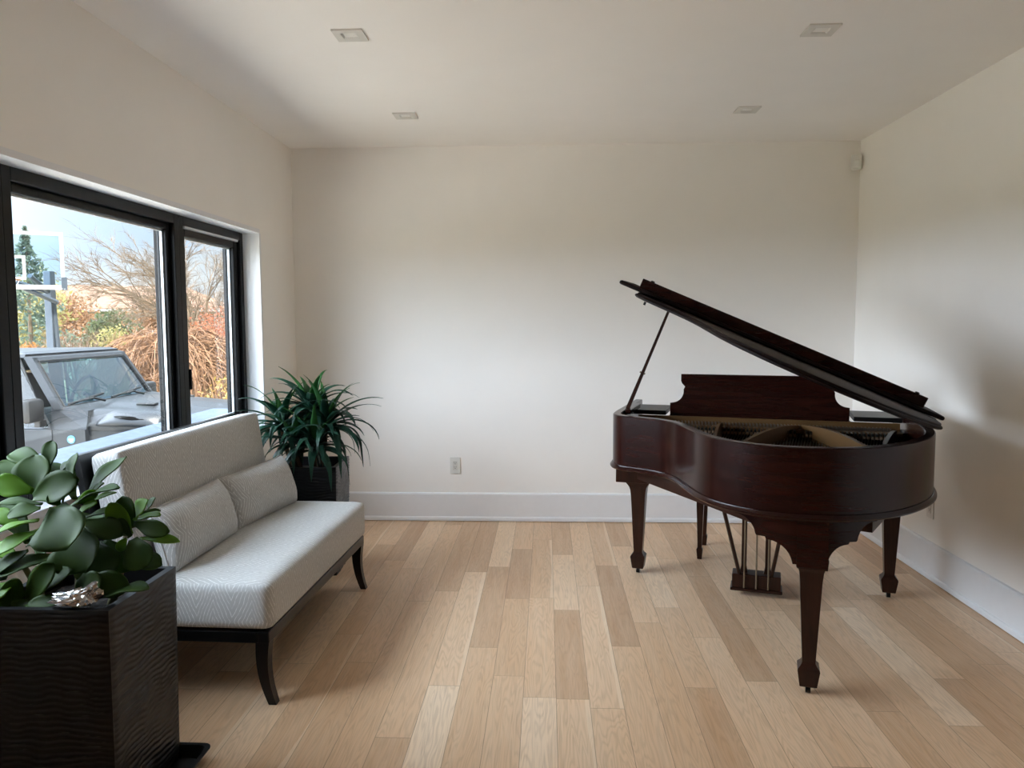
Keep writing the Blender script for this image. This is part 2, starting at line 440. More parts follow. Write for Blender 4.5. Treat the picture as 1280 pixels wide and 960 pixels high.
def outlet(loc, rz, label):
    r = empty('wall_outlet', loc, rz); tag(r, label, 'outlet', 'wall outlets')
    m = MB(); m.box(-0.037, 0.037, -0.007, 0.0, -0.0615, 0.0615, 0.0025); m.build('cover_plate', WHITEPLASTIC, r)
    m = MB(); m.box(-0.0168, 0.0168, -0.009, -0.0062, -0.0335, 0.0335, 0.001); m.build('receptacle', FIXT, r)
    m = MB()
    for zc in (0.018, -0.014):
        m.box(-0.0075, -0.0052, -0.0095, -0.0085, zc, zc + 0.008); m.box(0.0052, 0.0075, -0.0095, -0.0085, zc, zc + 0.008)
        m.tube([(0, -0.0096, zc - 0.006), (0, -0.0085, zc - 0.006)], 0.0028, 8)
    m.build('slots', DARKSLOT, r)
outlet((-0.662, YB, 0.408), 0, 'white wall outlet low on the back wall')
outlet((XR, 4.347, 0.401), radians(-90), 'white wall outlet low on the right wall behind the piano')

# ------------------------------------------------------------------ settee
def round_box(sx, sy, sz, r, puff=(0, 0, 0), n=(10, 22, 6), boxy=None):
    """rounded cushion box centred on the origin; puff swells the faces"""
    bm = bmesh.new(); res = {}
    def key(p): return tuple(round(c, 5) for c in p)
    def put(p):
        k = key(p)
        if k in res: return res[k]
        h = Vector((sx / 2, sy / 2, sz / 2)); q = Vector((p[0] * h.x, p[1] * h.y, p[2] * h.z))
        inner = Vector((max(-h.x + r, min(h.x - r, q.x)), max(-h.y + r, min(h.y - r, q.y)), max(-h.z + r, min(h.z - r, q.z))))
        d = q - inner
        if d.length > 1e-9: q = inner + d.normalized() * r
        fx, fy, fz = [1 - abs(c) ** 4 for c in p]
        q.x += puff[0] * p[0] * max(0, fy * fz) ; q.y += puff[1] * p[1] * max(0, fx * fz); q.z += puff[2] * p[2] * max(0, fx * fy)
        v = bm.verts.new(q); res[k] = v; return v
    def dist(k, n_):   # denser near the ends
        t = -1 + 2 * k / n_
        return math.copysign(abs(t) ** 0.75, t)
    for ax in range(3):
        a, b = [(1, 2), (0, 2), (0, 1)][ax]
        for s in (-1, 1):
            for i in range(n[a]):
                for j in range(n[b]):
                    q = []
                    for (ii, jj) in ((i, j), (i + 1, j), (i + 1, j + 1), (i, j + 1)):
                        p = [0, 0, 0]; p[ax] = s; p[a] = dist(ii, n[a]); p[b] = dist(jj, n[b]); q.append(put(p))
                    try: bm.faces.new(q)
                    except ValueError: pass
    M = MB(); M.bm.free(); M.bm = bm
    return M

SOFA = empty('settee', (-1.365, 3.43, 0), radians(-2.0))
tag(SOFA, 'armless grey settee in diamond-pattern fabric on a black wood base under the window', 'settee')
hl = 0.66; fx = 0.345; bx_ = -0.36
m = MB()
m.box(fx - 0.045, fx, -hl, hl, 0.243, 0.288, 0.004); m.box(bx_, bx_ + 0.045, -hl, hl, 0.243, 0.288, 0.004)
m.box(bx_ + 0.045, fx - 0.045, -hl, -hl + 0.045, 0.243, 0.288, 0.004); m.box(bx_ + 0.045, fx - 0.045, hl - 0.045, hl, 0.243, 0.288, 0.004)
m.box(bx_ + 0.02, fx - 0.02, -hl + 0.02, hl - 0.02, 0.27, 0.292)
m.build('base_rail', BLACKWOOD, SOFA)
def sofa_leg(x, y, fwd):
    m = MB(); rings = []
    for k in range(9):
        t = k / 8; z = 0.245 * (1 - t)
        w = 0.052 - 0.022 * t; off = fwd * (0.030 * t ** 2.2 - 0.008 * sin(pi * t))
        d = 0.050 - 0.016 * t
        cx = x + off; cy = y
        rings.append([(cx - w / 2, cy - d / 2, z), (cx + w / 2, cy - d / 2, z), (cx + w / 2, cy + d / 2, z), (cx - w / 2, cy + d / 2, z)])
    m.loft(rings); return m.build('leg', BLACKWOOD, SOFA)
for yy in (-hl + 0.026, hl - 0.026):
    sofa_leg(fx - 0.027, yy, 1); sofa_leg(bx_ + 0.027, yy, -1)
m = round_box(0.60, 1.335, 0.185, 0.028, (0.004, 0.004, 0.014), (14, 28, 8))
for v in m.bm.verts: v.co += Vector((0.058, 0.0, 0.385))
m.build('seat_cushion', FABRIC, SOFA, smooth=True, boxuv=True)
# back panel (black wood) and reclined back cushion
def recl(x, z): return (x - (z - 0.46) * 0.16, z)
m = MB()
poly = [(-0.262, 0.27), (-0.262 - 0.035, 0.27), (-0.262 - 0.035 - 0.088, 0.955), (-0.375 + 0.013, 0.955)]
m.prism(poly, lambda a, b: (a, -hl - 0.012, b), lambda a, b: (a, hl + 0.012, b))
m.build('back_panel', BLACKWOOD, SOFA)
m = round_box(0.125, 1.29, 0.50, 0.022, (0.012, 0.004, 0.004), (7, 28, 12))
R = Matrix.Rotation(radians(-8.5), 4, 'Y')
for v in m.bm.verts: v.co = (R @ v.co) + Vector((-0.2465, 0.0, 0.712))
m.build('back_cushion', FABRIC, SOFA, smooth=True, boxuv=True)

def pillow(label, loc, rot, L=0.62, Hh=0.27, T=0.15):
    bm = bmesh.new(); n1, n2 = 28, 14; V = {}
    def pt(i, j, s):
        a = -1 + 2 * i / n1; b = -1 + 2 * j / n2
        a = math.copysign(abs(a) ** 0.8, a); b = math.copysign(abs(b) ** 0.8, b)
        t = (max(0, 1 - abs(a) ** 5.0) ** 0.5) * (max(0, 1 - abs(b) ** 2.6) ** 0.55)
        pin = 1 - 0.06 * (1 - abs(b) ** 2) * 0 - 0.045 * (abs(b) ** 2) * (1 - abs(a) ** 2) * 0
        wr = 0.004 * noise.noise(Vector((a * 5, b * 4, s * 3.0 + loc[1])))
        x = a * L / 2 * (1 - 0.03 * (1 - abs(b))); z = b * Hh / 2 * (1 - 0.05 * (1 - abs(a) ** 6))
        return Vector((s * (T / 2 * t + wr * t), x, z))
    for s in (-1, 1):
        for i in range(n1 + 1):
            for j in range(n2 + 1):
                edge = i in (0, n1) or j in (0, n2)
                k = (i, j, 0 if edge else s)
                if k not in V: V[k] = bm.verts.new(pt(i, j, s))
    for s in (-1, 1):
        for i in range(n1):
            for j in range(n2):
                q = []
                for (a, b) in ((i, j), (i + 1, j), (i + 1, j + 1), (i, j + 1)):
                    edge = a in (0, n1) or b in (0, n2); q.append(V[(a, b, 0 if edge else s)])
                bm.faces.new(q)
    M = MB(); M.bm.free(); M.bm = bm
    o = M.build('lumbar_pillow', FABRIC, None, smooth=True, boxuv=True)
    o.location = loc; o.rotation_euler = rot
    tag(o, label, 'pillow', 'lumbar pillows on the settee')
    # welt round the edge
    w = MB(); pts = []
    for i in range(n1 + 1): pts.append(pt(i, 0, 1))
    for j in range(1, n2 + 1): pts.append(pt(n1, j, 1))
    for i in range(n1 - 1, -1, -1): pts.append(pt(i, n2, 1))
    for j in range(n2 - 1, -1, -1): pts.append(pt(0, j, 1))
    w.tube(pts, 0.0035, 6, False); w.build('welt', FABRIC, o, smooth=True)
    return o
pillow('grey patterned lumbar pillow at the far end of the settee, by the dark strap-leaf plant', (-1.442, 3.755, 0.602), (0, radians(-18), radians(-8)), 0.62, 0.275)
pillow('grey patterned lumbar pillow partly behind the succulent leaves, near end of the settee', (-1.480, 3.130, 0.604), (0, radians(-17), radians(-1)), 0.60, 0.275)

# ------------------------------------------------------------------ planters and plants
def planter(name, parent, w, h, taper=0.012, seed=1):
    """square tube with wavy horizontal ridges on its four sides"""
    random.seed(seed); m = MB(); hw = w / 2
    nz_, nx_ = 190, 26
    def ridge(s, side, z):
        ph = noise.noise(Vector((s * 3.0, side * 7.3 + seed, z * 10.0))) * 0.012 + noise.noise(Vector((s * 1.3, side * 3.1 + seed, z * 4.0))) * 0.016
        k = (z + ph * 1.25) / 0.0175
        return 0.0060 * (abs(sin(k * pi)) ** 0.6) * (0.75 + 0.5 * noise.noise(Vector((s * 2.2, side * 5.0, z * 30.0))))
    dirs = [((1, 0), (0, 1)), ((0, 1), (-1, 0)), ((-1, 0), (0, -1)), ((0, -1), (1, 0))]
    for si, (nrm, tg) in enumerate(dirs):
        def fn(a, b):
            s = -1 + 2 * a; z = h * b
            hh = hw - taper * (1 - b)
            edge = min(1.0, (1 - abs(s)) * 14)
            d = hh + ridge(s, si, z) * edge * min(1, (1 - b) * 40)
            return (nrm[0] * d + tg[0] * s * hh, nrm[1] * d + tg[1] * s * hh, z)
        m.grid(nx_, nz_, fn)
    t = 0.022; iw = hw - t
    o4 = [(-hw, -hw, h), (hw, -hw, h), (hw, hw, h), (-hw, hw, h)]
    i4 = [(-iw, -iw, h), (iw, -iw, h), (iw, iw, h), (-iw, iw, h)]
    i4b = [(x, y, h - 0.16) for x, y, z in i4]
    m.loft([o4, i4, i4b], caps=False)
    b4 = [(-hw + taper, -hw + taper, 0), (hw - taper, -hw + taper, 0), (hw - taper, hw - taper, 0), (-hw + taper, hw - taper, 0)]
    m.face([m.v(p) for p in b4])
    bmesh.ops.remove_doubles(m.bm, verts=m.bm.verts[:], dist=0.0004)
    m.build(name, POT, parent, smooth=True, angle=50)
    s = MB()
    s.grid(14, 14, lambda a, b: ((-1 + 2 * a) * (iw - 0.001), (-1 + 2 * b) * (iw - 0.001), h - 0.055 + 0.01 * noise.noise(Vector((a * 9, b * 9, seed)))))
    s.build('soil', SOIL, parent)

def frame_from(d, up=Vector((0, 0, 1))):
    d = d.normalized(); s = d.cross(up)
    if s.length < 1e-4: s = d.orthogonal()
    s.normalize(); return d, s, s.cross(d).normalized()

def paddle_leaf(m, base, direc, L, W, curl=0.5, cup=0.35, roll=0.0, wave=0.0, seed=0, up=None):
    """thick spoon-shaped leaf: base point, direction, length, width, backward curl, cup"""
    d, s, u = frame_from(Vector(direc), up or Vector((0, 0, 1)))
    if roll:
        Rm = Matrix.Rotation(roll, 3, d); s = Rm @ s; u = Rm @ u
    nu, nv = 12, 8
    base = Vector(base)
    pos = []; p = base.copy(); ang = 0.0
    dirs = []
    for i in range(nu + 1):
        t = i / nu
        dd = d * cos(ang) - u * sin(ang); uu = u * cos(ang) + d * sin(ang)
        pos.append((p.copy(), uu)); p = p + dd * (L / nu); ang = curl * (t ** 1.5) - 0.25 * curl * (1 - t)
    prof = [0.26, 0.34, 0.46, 0.60, 0.74, 0.86, 0.95, 1.0, 0.99, 0.92, 0.78, 0.54, 0.06]
    def fn(a, b):
        i = min(nu, int(round(a * nu))); q = -1 + 2 * b
        P, uu = pos[i]; w = prof[i] * W / 2
        wv = wave * sin(a * 9 + seed + q * 1.3) * abs(q) ** 2
        return P + s * (q * w) + uu * (cup * (q * q) * w + wv * W)
    G = m.grid(nu, nv, fn)

SUCC = empty('potted_succulent', (-1.412, 2.22, 0.012), 0)
tag(SUCC, 'broad-leaved green succulent in a square black ridged planter, front left corner', 'potted plant')
planter('planter', SUCC, 0.39, 0.64, 0.008, 3)
SUCC_LEAVES = {
  'A': [
    ((-0.116, 0.05, 1.001), (-0.116, 0.07, 1.067), 0.044, (0, -1, 0.25), 0),
    ((-0.123, 0.04, 1.007), (-0.242, 0.07, 1.027), 0.053, (0, -0.6, 0.8), 0),
    ((-0.186, 0.03, 0.948), (-0.279, 0.05, 0.995), 0.062, (0, -0.6, 0.8), 0),
    ((-0.131, 0.0, 0.932), (-0.144, 0.03, 1.026), 0.099, (0, -1, 0.25), 0),
    ((-0.116, -0.03, 0.921), (0.028, -0.05, 0.976), 0.076, (0, -1, 0.25), 0),
    ((-0.012, 0.0, 0.931), (-0.018, 0.04, 1.031), 0.055, (-0.6, -0.6, 0.5), 0),
    ((-0.085, 0.05, 0.966), (-0.064, 0.08, 1.009), 0.041, (-0.6, -0.6, 0.5), 0),
    ((-0.124, -0.02, 0.937), (-0.219, -0.03, 0.965), 0.057, (0, -1, 0.25), 1),
    ((-0.099, -0.02, 0.896), (-0.234, -0.02, 0.888), 0.044, (0.05, -0.15, 1), 0),
    ((-0.083, -0.05, 0.892), (-0.159, -0.07, 0.874), 0.051, (0, -0.6, 0.8), 0),
    ((-0.03, -0.04, 0.901), (-0.056, -0.05, 0.928), 0.034, (0, -0.6, 0.8), 0),
    ((-0.027, -0.03, 0.901), (-0.01, -0.04, 0.928), 0.028, (0, -0.6, 0.8), 0),
    ((-0.018, -0.01, 0.889), (0.123, -0.01, 0.936), 0.053, (0.05, -0.15, 1), 0),
    ((-0.007, 0.0, 0.896), (0.053, 0.01, 0.925), 0.03, (0, -1, 0.25), 1),
    ((0.02, 0.03, 0.915), (0.051, 0.05, 0.943), 0.028, (-0.6, -0.6, 0.5), 0),
    ((0.017, -0.03, 0.872), (0.08, -0.04, 0.904), 0.032, (0, -0.6, 0.8), 1),
  ],
  'B': [
    ((-0.019, -0.06, 0.904), (0.039, -0.12, 0.803), 0.138, (0, -1, 0.25), 0),
    ((0.01, -0.05, 0.834), (0.065, -0.09, 0.727), 0.131, (0, -1, 0.25), 0),
    ((0.03, -0.03, 0.847), (0.138, -0.03, 0.807), 0.062, (0, -0.6, 0.8), 0),
    ((0.014, 0.0, 0.85), (0.117, 0.02, 0.864), 0.039, (0.05, -0.15, 1), 0),
    ((0.074, -0.04, 0.786), (0.115, -0.07, 0.694), 0.115, (0, -1, 0.25), 0),
    ((0.084, -0.01, 0.787), (0.154, -0.01, 0.704), 0.069, (0, -1, 0.25), 0),
    ((-0.014, 0.05, 0.872), (0.071, 0.07, 0.906), 0.032, (0.05, -0.15, 1), 1),
  ],
  'C': [
    ((-0.09, -0.05, 0.856), (-0.201, -0.07, 0.815), 0.041, (0.05, -0.15, 1), 1),
    ((-0.082, -0.06, 0.829), (-0.19, -0.09, 0.763), 0.044, (0, -0.6, 0.8), 1),
    ((-0.113, -0.07, 0.771), (-0.183, -0.1, 0.716), 0.044, (0, -0.6, 0.8), 0),
    ((-0.039, -0.06, 0.752), (-0.184, -0.1, 0.705), 0.053, (0, -0.6, 0.8), 0),
    ((-0.061, -0.04, 0.792), (-0.119, -0.06, 0.779), 0.03, (0.05, -0.15, 1), 0),
    ((-0.053, -0.09, 0.701), (-0.029, -0.09, 0.737), 0.041, (0, -1, 0.25), 0),
    ((-0.176, -0.02, 0.838), (-0.257, -0.01, 0.858), 0.051, (0, -0.6, 0.8), 1),
    ((-0.096, -0.12, 0.649), (-0.144, -0.14, 0.678), 0.076, (0, -1, 0.25), 0),
    ((-0.087, -0.12, 0.639), (-0.008, -0.12, 0.739), 0.059, (0, -1, 0.25), 0),
    ((-0.084, -0.11, 0.638), (0.035, -0.11, 0.717), 0.052, (0, -0.6, 0.8), 0),
    ((-0.073, -0.13, 0.643), (-0.144, -0.17, 0.591), 0.052, (0, -0.6, 0.8), 0),
    ((-0.128, -0.12, 0.688), (-0.16, -0.16, 0.662), 0.052, (0, -0.6, 0.8), 1),
  ],
  'D': [
    ((0.06, -0.13, 0.644), (-0.057, -0.15, 0.632), 0.038, (0, -0.6, 0.8), 0),
    ((0.14, -0.13, 0.655), (0.261, -0.12, 0.672), 0.052, (0.05, -0.15, 1), 0),
    ((0.074, -0.1, 0.697), (0.194, -0.1, 0.678), 0.065, (0, -1, 0.25), 0),
    ((0.061, -0.1, 0.704), (0.124, -0.13, 0.668), 0.083, (0, -1, 0.25), 0),
  ],
  'E': [
    ((0.16, 0.0, 0.801), (0.107, 0.0, 0.889), 0.055, (0, -1, 0.25), 1),
    ((0.149, 0.03, 0.813), (0.121, 0.04, 0.9), 0.053, (0, -1, 0.25), 0),
    ((0.162, 0.02, 0.835), (0.199, 0.03, 0.893), 0.064, (-0.6, -0.6, 0.5), 1),
    ((0.187, 0.05, 0.864), (0.207, 0.06, 0.896), 0.03, (-0.6, -0.6, 0.5), 0),
    ((0.159, 0.03, 0.837), (0.225, 0.04, 0.846), 0.041, (0.05, -0.15, 1), 1),
    ((0.17, 0.0, 0.835), (0.275, -0.01, 0.816), 0.044, (0, -1, 0.25), 0),
    ((0.187, 0.0, 0.79), (0.298, 0.0, 0.779), 0.028, (0, -0.6, 0.8), 1),
    ((0.183, -0.03, 0.797), (0.23, -0.06, 0.726), 0.08, (0, -1, 0.25), 0),
    ((0.151, -0.01, 0.727), (0.251, -0.02, 0.713), 0.055, (0, -0.6, 0.8), 0),
    ((0.164, -0.01, 0.801), (0.131, -0.01, 0.847), 0.032, (0, -1, 0.25), 0),
    ((0.155, -0.02, 0.795), (0.14, -0.03, 0.763), 0.028, (0, -1, 0.25), 1),
    ((0.14, 0.03, 0.785), (0.025, 0.06, 0.818), 0.055, (0.05, -0.15, 1), 0),
  ],
}
SUCC_EXTRA = {'A': [((-0.03, 0.03, 0.90), (-0.16, 0.13, 0.98), 0.06, (0, .2, 1), 0), ((0.0, 0.04, 0.90), (0.05, 0.17, 0.99), 0.06, (0, .2, 1), 0)],
              'B': [((0.05, 0.06, 0.80), (0.15, 0.17, 0.82), 0.065, (0, .3, 1), 0), ((-0.02, 0.08, 0.78), (-0.08, 0.19, 0.80), 0.07, (0, .3, 1), 0)],
              'C': [((-0.14, -0.03, 0.78), (-0.27, 0.05, 0.86), 0.06, (0, -.2, 1), 0), ((-0.15, -0.06, 0.74), (-0.29, -0.03, 0.76), 0.06, (0, -.2, 1), 1), ((-0.14, 0.02, 0.72), (-0.22, 0.15, 0.76), 0.06, (0, .2, 1), 0), ((-0.16, -0.1, 0.70), (-0.29, -0.13, 0.66), 0.06, (0, -.4, 1), 0)]}
for key, centre in (('A', (-0.02, 0.0, 0.88)), ('B', (0.02, -0.02, 0.80)), ('C', (-0.13, -0.08, 0.74)), ('D', (0.03, -0.11, 0.66)), ('E', (0.13, 0.02, 0.79))):
    m = MB()
    for k, (b, t, w, up, mt) in enumerate(SUCC_LEAVES[key] + SUCC_EXTRA.get(key, [])):
        b, t, up = Vector(b), Vector(t), Vector(up); d = t - b; L = d.length * 1.12
        un = (up - d.normalized() * up.dot(d.normalized()))
        un = un.normalized() if un.length > 1e-3 else Vector((0, 0, 1))
        nf = len(m.bm.faces)
        paddle_leaf(m, b, d.normalized() + un * 0.10, L, w * 1.2, 0.42, 0.24, 0.0, 0.05, k * 1.7, up)
        m.bm.faces.ensure_lookup_table()
        if mt:
            for f in m.bm.faces[nf:]: f.material_index = 1
    m.build('leaf_rosette', [LEAF_S, LEAF_S_LIT], SUCC, smooth=True, solid=0.0032)
    s = MB(); c = Vector(centre); a = Vector((c.x * 0.6, c.y * 0.6, 0.57)); s.tube(spline([a, (a + c) / 2 + Vector((0.012, -0.006, 0)), c], 6), [0.014 - 0.0006 * q for q in range(13)], 8); s.build('stem', STEM_S, SUCC, smooth=True)

m = MB(); t_ = 0.004
for (ox, oz0) in ((0.0, 0),):
    a, b = 0.262, 0.285
    def rr(r, z, q=0.03):
        pts = []
        for cxs, cys, a0 in ((1, 1, 0), (-1, 1, 90), (-1, -1, 180), (1, -1, 270)):
            for k in range(5):
                an = radians(a0 + k * 22.5); pts.append((cxs * (r - q) + q * cos(an), cys * (r - q) + q * sin(an), z))
        return pts
    m.loft([rr(0.225, 0.0), rr(0.243, 0.040), rr(0.252, 0.042), rr(0.252, 0.045), rr(0.238, 0.045), rr(0.222, 0.008)])
o = m.build('plant_saucer', TRAY, None, smooth=True, angle=35, loc=(-1.367, 2.17, 0.0)); tag(o, 'black square drip tray under the near planter', 'saucer')

m = MB(); bmesh.ops.create_icosphere(m.bm, subdivisions=4, radius=1.0)
for v in m.bm.verts:
    p = v.co.copy(); q = noise.cell_vector(p * 2.6) ; f = 0.85 + 0.4 * noise.noise(p * 2.0) + 0.30 * abs(noise.noise(p * 4.3)) + 0.10 * (q.x - 0.5)
    v.co = Vector((p.x * 0.078 * f * (1.0 if p.x < 0 else 0.8), p.y * 0.034 * f, max(-0.010, p.z * (0.026 + 0.030 * max(0, p.x + 0.3)) * f)))
for v in m.bm.verts: v.co.x += 0.3 * v.co.z
o = m.build('foil_scrap', FOIL, None, loc=(-1.325, 2.062, 0.672)); tag(o, 'crumpled silver foil lying on the near rim of the succulent planter', 'foil')

DRAC = empty('potted_dracaena', (-1.385, 4.42, 0.0), radians(3))
tag(DRAC, 'dark strap-leaved plant in a square black ridged planter between settee and back wall', 'potted plant')
planter('planter', DRAC, 0.37, 0.63, 0.012, 9)
def strap_leaf(m, base, az, el, L, W, droop, twist=0.0):
    n = 12; p = Vector(base); prev = None
    h = Vector((cos(az), sin(az), 0)); side = Vector((-sin(az), cos(az), 0))
    e = el; rows = []
    for i in range(n + 1):
        t = i / n
        d = h * cos(e) + Vector((0, 0, 1)) * sin(e); up = -h * sin(e) + Vector((0, 0, 1)) * cos(e)
        sd = side * cos(twist * t) + up * sin(twist * t); uu = up * cos(twist * t) - side * sin(twist * t)
        w = W / 2 * (0.62 + 0.38 * sin(pi * min(1, t * 1.5))) * (1 - t ** 3.2) + 0.0006
        vee = 0.35 * (1 - 0.6 * t)
        rows.append([p - sd * w + uu * vee * w, p - sd * w * .5 + uu * vee * w * .25, p, p + sd * w * .5 + uu * vee * w * .25, p + sd * w + uu * vee * w])
        p = p + d * (L / n); e -= droop / n * (0.5 + 1.2 * t)
        e = max(e, -1.45)
    R = [[m.v(q) for q in row] for row in rows]
    for a, b in zip(R, R[1:]):
        for k in range(4): m.face([a[k], a[k + 1], b[k + 1], b[k]])
random.seed(41)
heads = [((0.0, 0.03, 0.91), 36, 0.30), ((-0.15, -0.05, 0.83), 34, 0.29), ((0.095, -0.03, 0.82), 38, 0.335), ((0.05, -0.11, 0.71), 32, 0.30), ((-0.06, -0.12, 0.74), 26, 0.28), ((0.02, 0.12, 0.78), 24, 0.32)]
for hi_, (hc, n, Lm) in enumerate(heads):
    for part, mat_ in ((0, LEAF_D), (1, LEAF_D2)):
        m = MB()
        for k in range(n):
            young = k > n - 6
            if young != (part == 1): continue
            az = k * 2.39996 + hi_; f = k / n
            el = radians(-5 + 88 * f ** 1.3) + random.uniform(-.12, .12)
            L = Lm * random.uniform(0.8, 1.15) * (0.72 if young and k > n - 3 else 1.0)
            strap_leaf(m, Vector(hc) + Vector((cos(az), sin(az), 0)) * 0.012 + Vector((0, 0, 0.05 * f)), az, el, L, random.uniform(0.042, 0.056), random.uniform(1.5, 2.6) * (1.15 - 0.75 * f), random.uniform(-.5, .5))
        m.build('leaf_rosette' if part == 0 else 'leaf_heart', mat_, DRAC, smooth=True, solid=0.0012)
    s = MB(); s.tube(spline([(hc[0] * 0.5, hc[1] * 0.5, 0.57), (hc[0] * 0.85, hc[1] * 0.85, (0.57 + hc[2]) / 2), hc], 6), 0.014, 8); s.build('stem', STEM_D, DRAC, smooth=True)

# ------------------------------------------------------------------ grand piano
PA = atan2(-0.274, 0.962)
PIANO = empty('grand_piano', (0.532, 4.375, 0), PA)
tag(PIANO, 'dark mahogany baby grand piano with its lid propped open', 'piano')
def P3(u, v, z): return Vector((u, -v, z))
ZR, ZB = 0.975, 0.705
OUT = [(-0.075, -0.30), (-0.075, -0.1), (-0.075, 0.15), (-0.075, 0.37), (-0.058, 0.475), (0.0, 0.548), (0.09, 0.588), (0.195, 0.640), (0.283, 0.745), (0.352, 0.90), (0.420, 1.06),
       (0.500, 1.180), (0.600, 1.262), (0.720, 1.308), (0.855, 1.310), (0.98, 1.280), (1.09, 1.215), (1.19, 1.115), (1.275, 0.985), (1.338, 0.845), (1.373, 0.69), (1.386, 0.50), (1.387, 0.2), (1.387, -0.30)]
OC = [(p.x, p.y) for p in spline([(a, b, 0) for a, b in OUT], 5)]
def offset_curve(c, d):
    out = []
    for i, (x, y) in enumerate(c):
        a = c[max(i - 1, 0)]; b = c[min(i + 1, len(c) - 1)]
        tx, ty = b[0] - a[0], b[1] - a[1]; l = sqrt(tx * tx + ty * ty) or 1
        out.append((x + d * (-ty / l) * -1 * -1, y + d * (tx / l)))
    return out
# the curve runs treble -> tail -> bass; +d with (-ty, tx) points outward (checked on the treble side: t=(0,1) -> (-1,0))
def strip(prof, curve=OC, caps=True):
    """prof: list of (offset outward, z) closed; swept along the rim curve"""
    m = MB(); rings = []
    cs = {}
    for off, z in prof:
        if off not in cs: cs[off] = offset_curve(curve, off)
    for i in range(len(curve)):
        rings.append([P3(cs[off][i][0], cs[off][i][1], z) for off, z in prof])
    m.loft(rings); return m
strip([(0, ZB), (0, ZR - 0.004), (-0.004, ZR), (-0.038, ZR), (-0.042, ZR - 0.004), (-0.042, ZB)]).build('case_rim', MAHOG, PIANO, smooth=True, angle=35)
strip([(-0.01, ZB - 0.006), (0.010, ZB - 0.006), (0.014, ZB), (0.014, ZB + 0.006), (0.008, ZB + 0.012), (0.006, ZB + 0.018), (0.0005, ZB + 0.020), (-0.01, ZB + 0.020)]).build('base_moulding', MAHOG, PIANO, smooth=True, angle=30)
inner = offset_curve(OC, -0.045)
def plate_poly(z0, z1, vmin, off, name, mat, smooth=False):
    c = [p for p in offset_curve(OC, off) if p[1] >= vmin]
    m = MB(); m.prism(c, lambda a, b: P3(a, b, z0), lambda a, b: P3(a, b, z1)); return m.build(name, mat, PIANO)
plate_poly(0.80, 0.812, 0.0, -0.043, 'soundboard', SOUNDB)
# frame under the soundboard
m = MB()
m.box(-0.03, 1.345, -0.30 + 0.0, 0.28, 0.632, 0.70)      # y = -v : keybed from v=-0.28 to 0.30
m.build('keybed', MAHOG, PIANO)
m = MB()
for (a, b, c, d) in ((0.05, 0.30, 0.75, 1.18), (0.55, 0.30, 0.82, 1.22), (1.05, 0.30, 0.90, 1.18), (1.3, .3, 1.05, 1.1)):
    p, q = P3(a, b, 0.69), P3(c, d, 0.69); n_ = (q - p).normalized().cross(Vector((0, 0, 1))) * 0.04
    m.loft([[p - n_ + Vector((0, 0, -0.07)), p + n_ + Vector((0, 0, -0.07)), p + n_, p - n_], [q - n_ + Vector((0, 0, -0.07)), q + n_ + Vector((0, 0, -0.07)), q + n_, q - n_]])
m.build('back_posts', MAHOG_LEG, PIANO)
plate_poly(0.700, 0.712, 0.30, -0.02, 'bottom_frame', MAHOG_LEG)
# keyboard side: key slip, keys, fallboard, arms
m = MB(); m.box(-0.06, 1.37, 0.28, 0.30, 0.66, 0.745, 0.004); m.build('key_slip', MAHOG, PIANO)
m = MB(); m.box(0.055, 1.26, 0.14, 0.279, 0.70, 0.735)
m.build('white_keys', IVORY, PIANO)
m = MB()
for o_ in range(7):
    for k in (0, 1, 3, 4, 5):
        x = 0.07 + 0.0232 * (o_ * 7 + k + 2) + 0.012; m.box(x, x + 0.011, 0.14, 0.235, 0.735, 0.746, 0.001, 1)
m.build('black_keys', EBONY, PIANO)
m = MB(); m.loft([[P3(0.04, -0.13, 0.735), P3(0.04, -0.10, 0.735), P3(0.04, -0.06, 0.90), P3(0.04, -0.085, 0.90)], [P3(1.275, -0.13, 0.735), P3(1.275, -0.10, 0.735), P3(1.275, -0.06, 0.90), P3(1.275, -0.085, 0.90)]])
m.build('fallboard', MAHOG, PIANO)
for a, b in ((-0.033, 0.04), (1.275, 1.345)):
    m = MB(); m.box(a, b, 0.06, 0.298, 0.70, 0.84, 0.006); m.build('key_block', MAHOG, PIANO)
# pin block / stretcher and shelf tops either side of the music desk
m = MB(); m.box(-0.033, 1.345, -0.075, 0.085, 0.80, 0.878); m.build('pin_block', MAHOG_LEG, PIANO)
for a, b in ((-0.032, 0.15), (1.115, 1.344)):
    m = MB(); m.box(a, b, -0.035, 0.26, 0.925, 0.950, 0.003); m.build('desk_shelf', EBONY, PIANO)
m = MB(); m.box(0.15, 1.115, 0.0, 0.26, 0.895, 0.908, 0.003); m.box(0.15, 1.115, -0.012, 0.0, 0.885, 0.908); m.build('music_shelf', MAHOG, PIANO)
# music desk with scooped ends
def arc2(cx, cy, r, a0, a1, n=8): return [(cx + r * cos(radians(a0 + (a1 - a0) * k / n)), cy + r * sin(radians(a0 + (a1 - a0) * k / n))) for k in range(n + 1)]
dl = [(0.166, 0.905), (0.164, 0.986)] + arc2(0.172, 1.054, 0.066, -82, 8, 9)[0:] + [(0.245, 1.080), (0.228, 1.098), (0.222, 1.112), (0.222, 1.150)]
dr = [(1.266 - a, b) for a, b in reversed(dl)]
poly = dl + dr
m = MB(); tl = 0.10
m.prism(poly, lambda a, b: P3(a, -0.035 - (b - 0.905) * tl, b), lambda a, b: P3(a, -0.054 - (b - 0.905) * tl, b))
m.build('music_desk', MAHOG, PIANO)
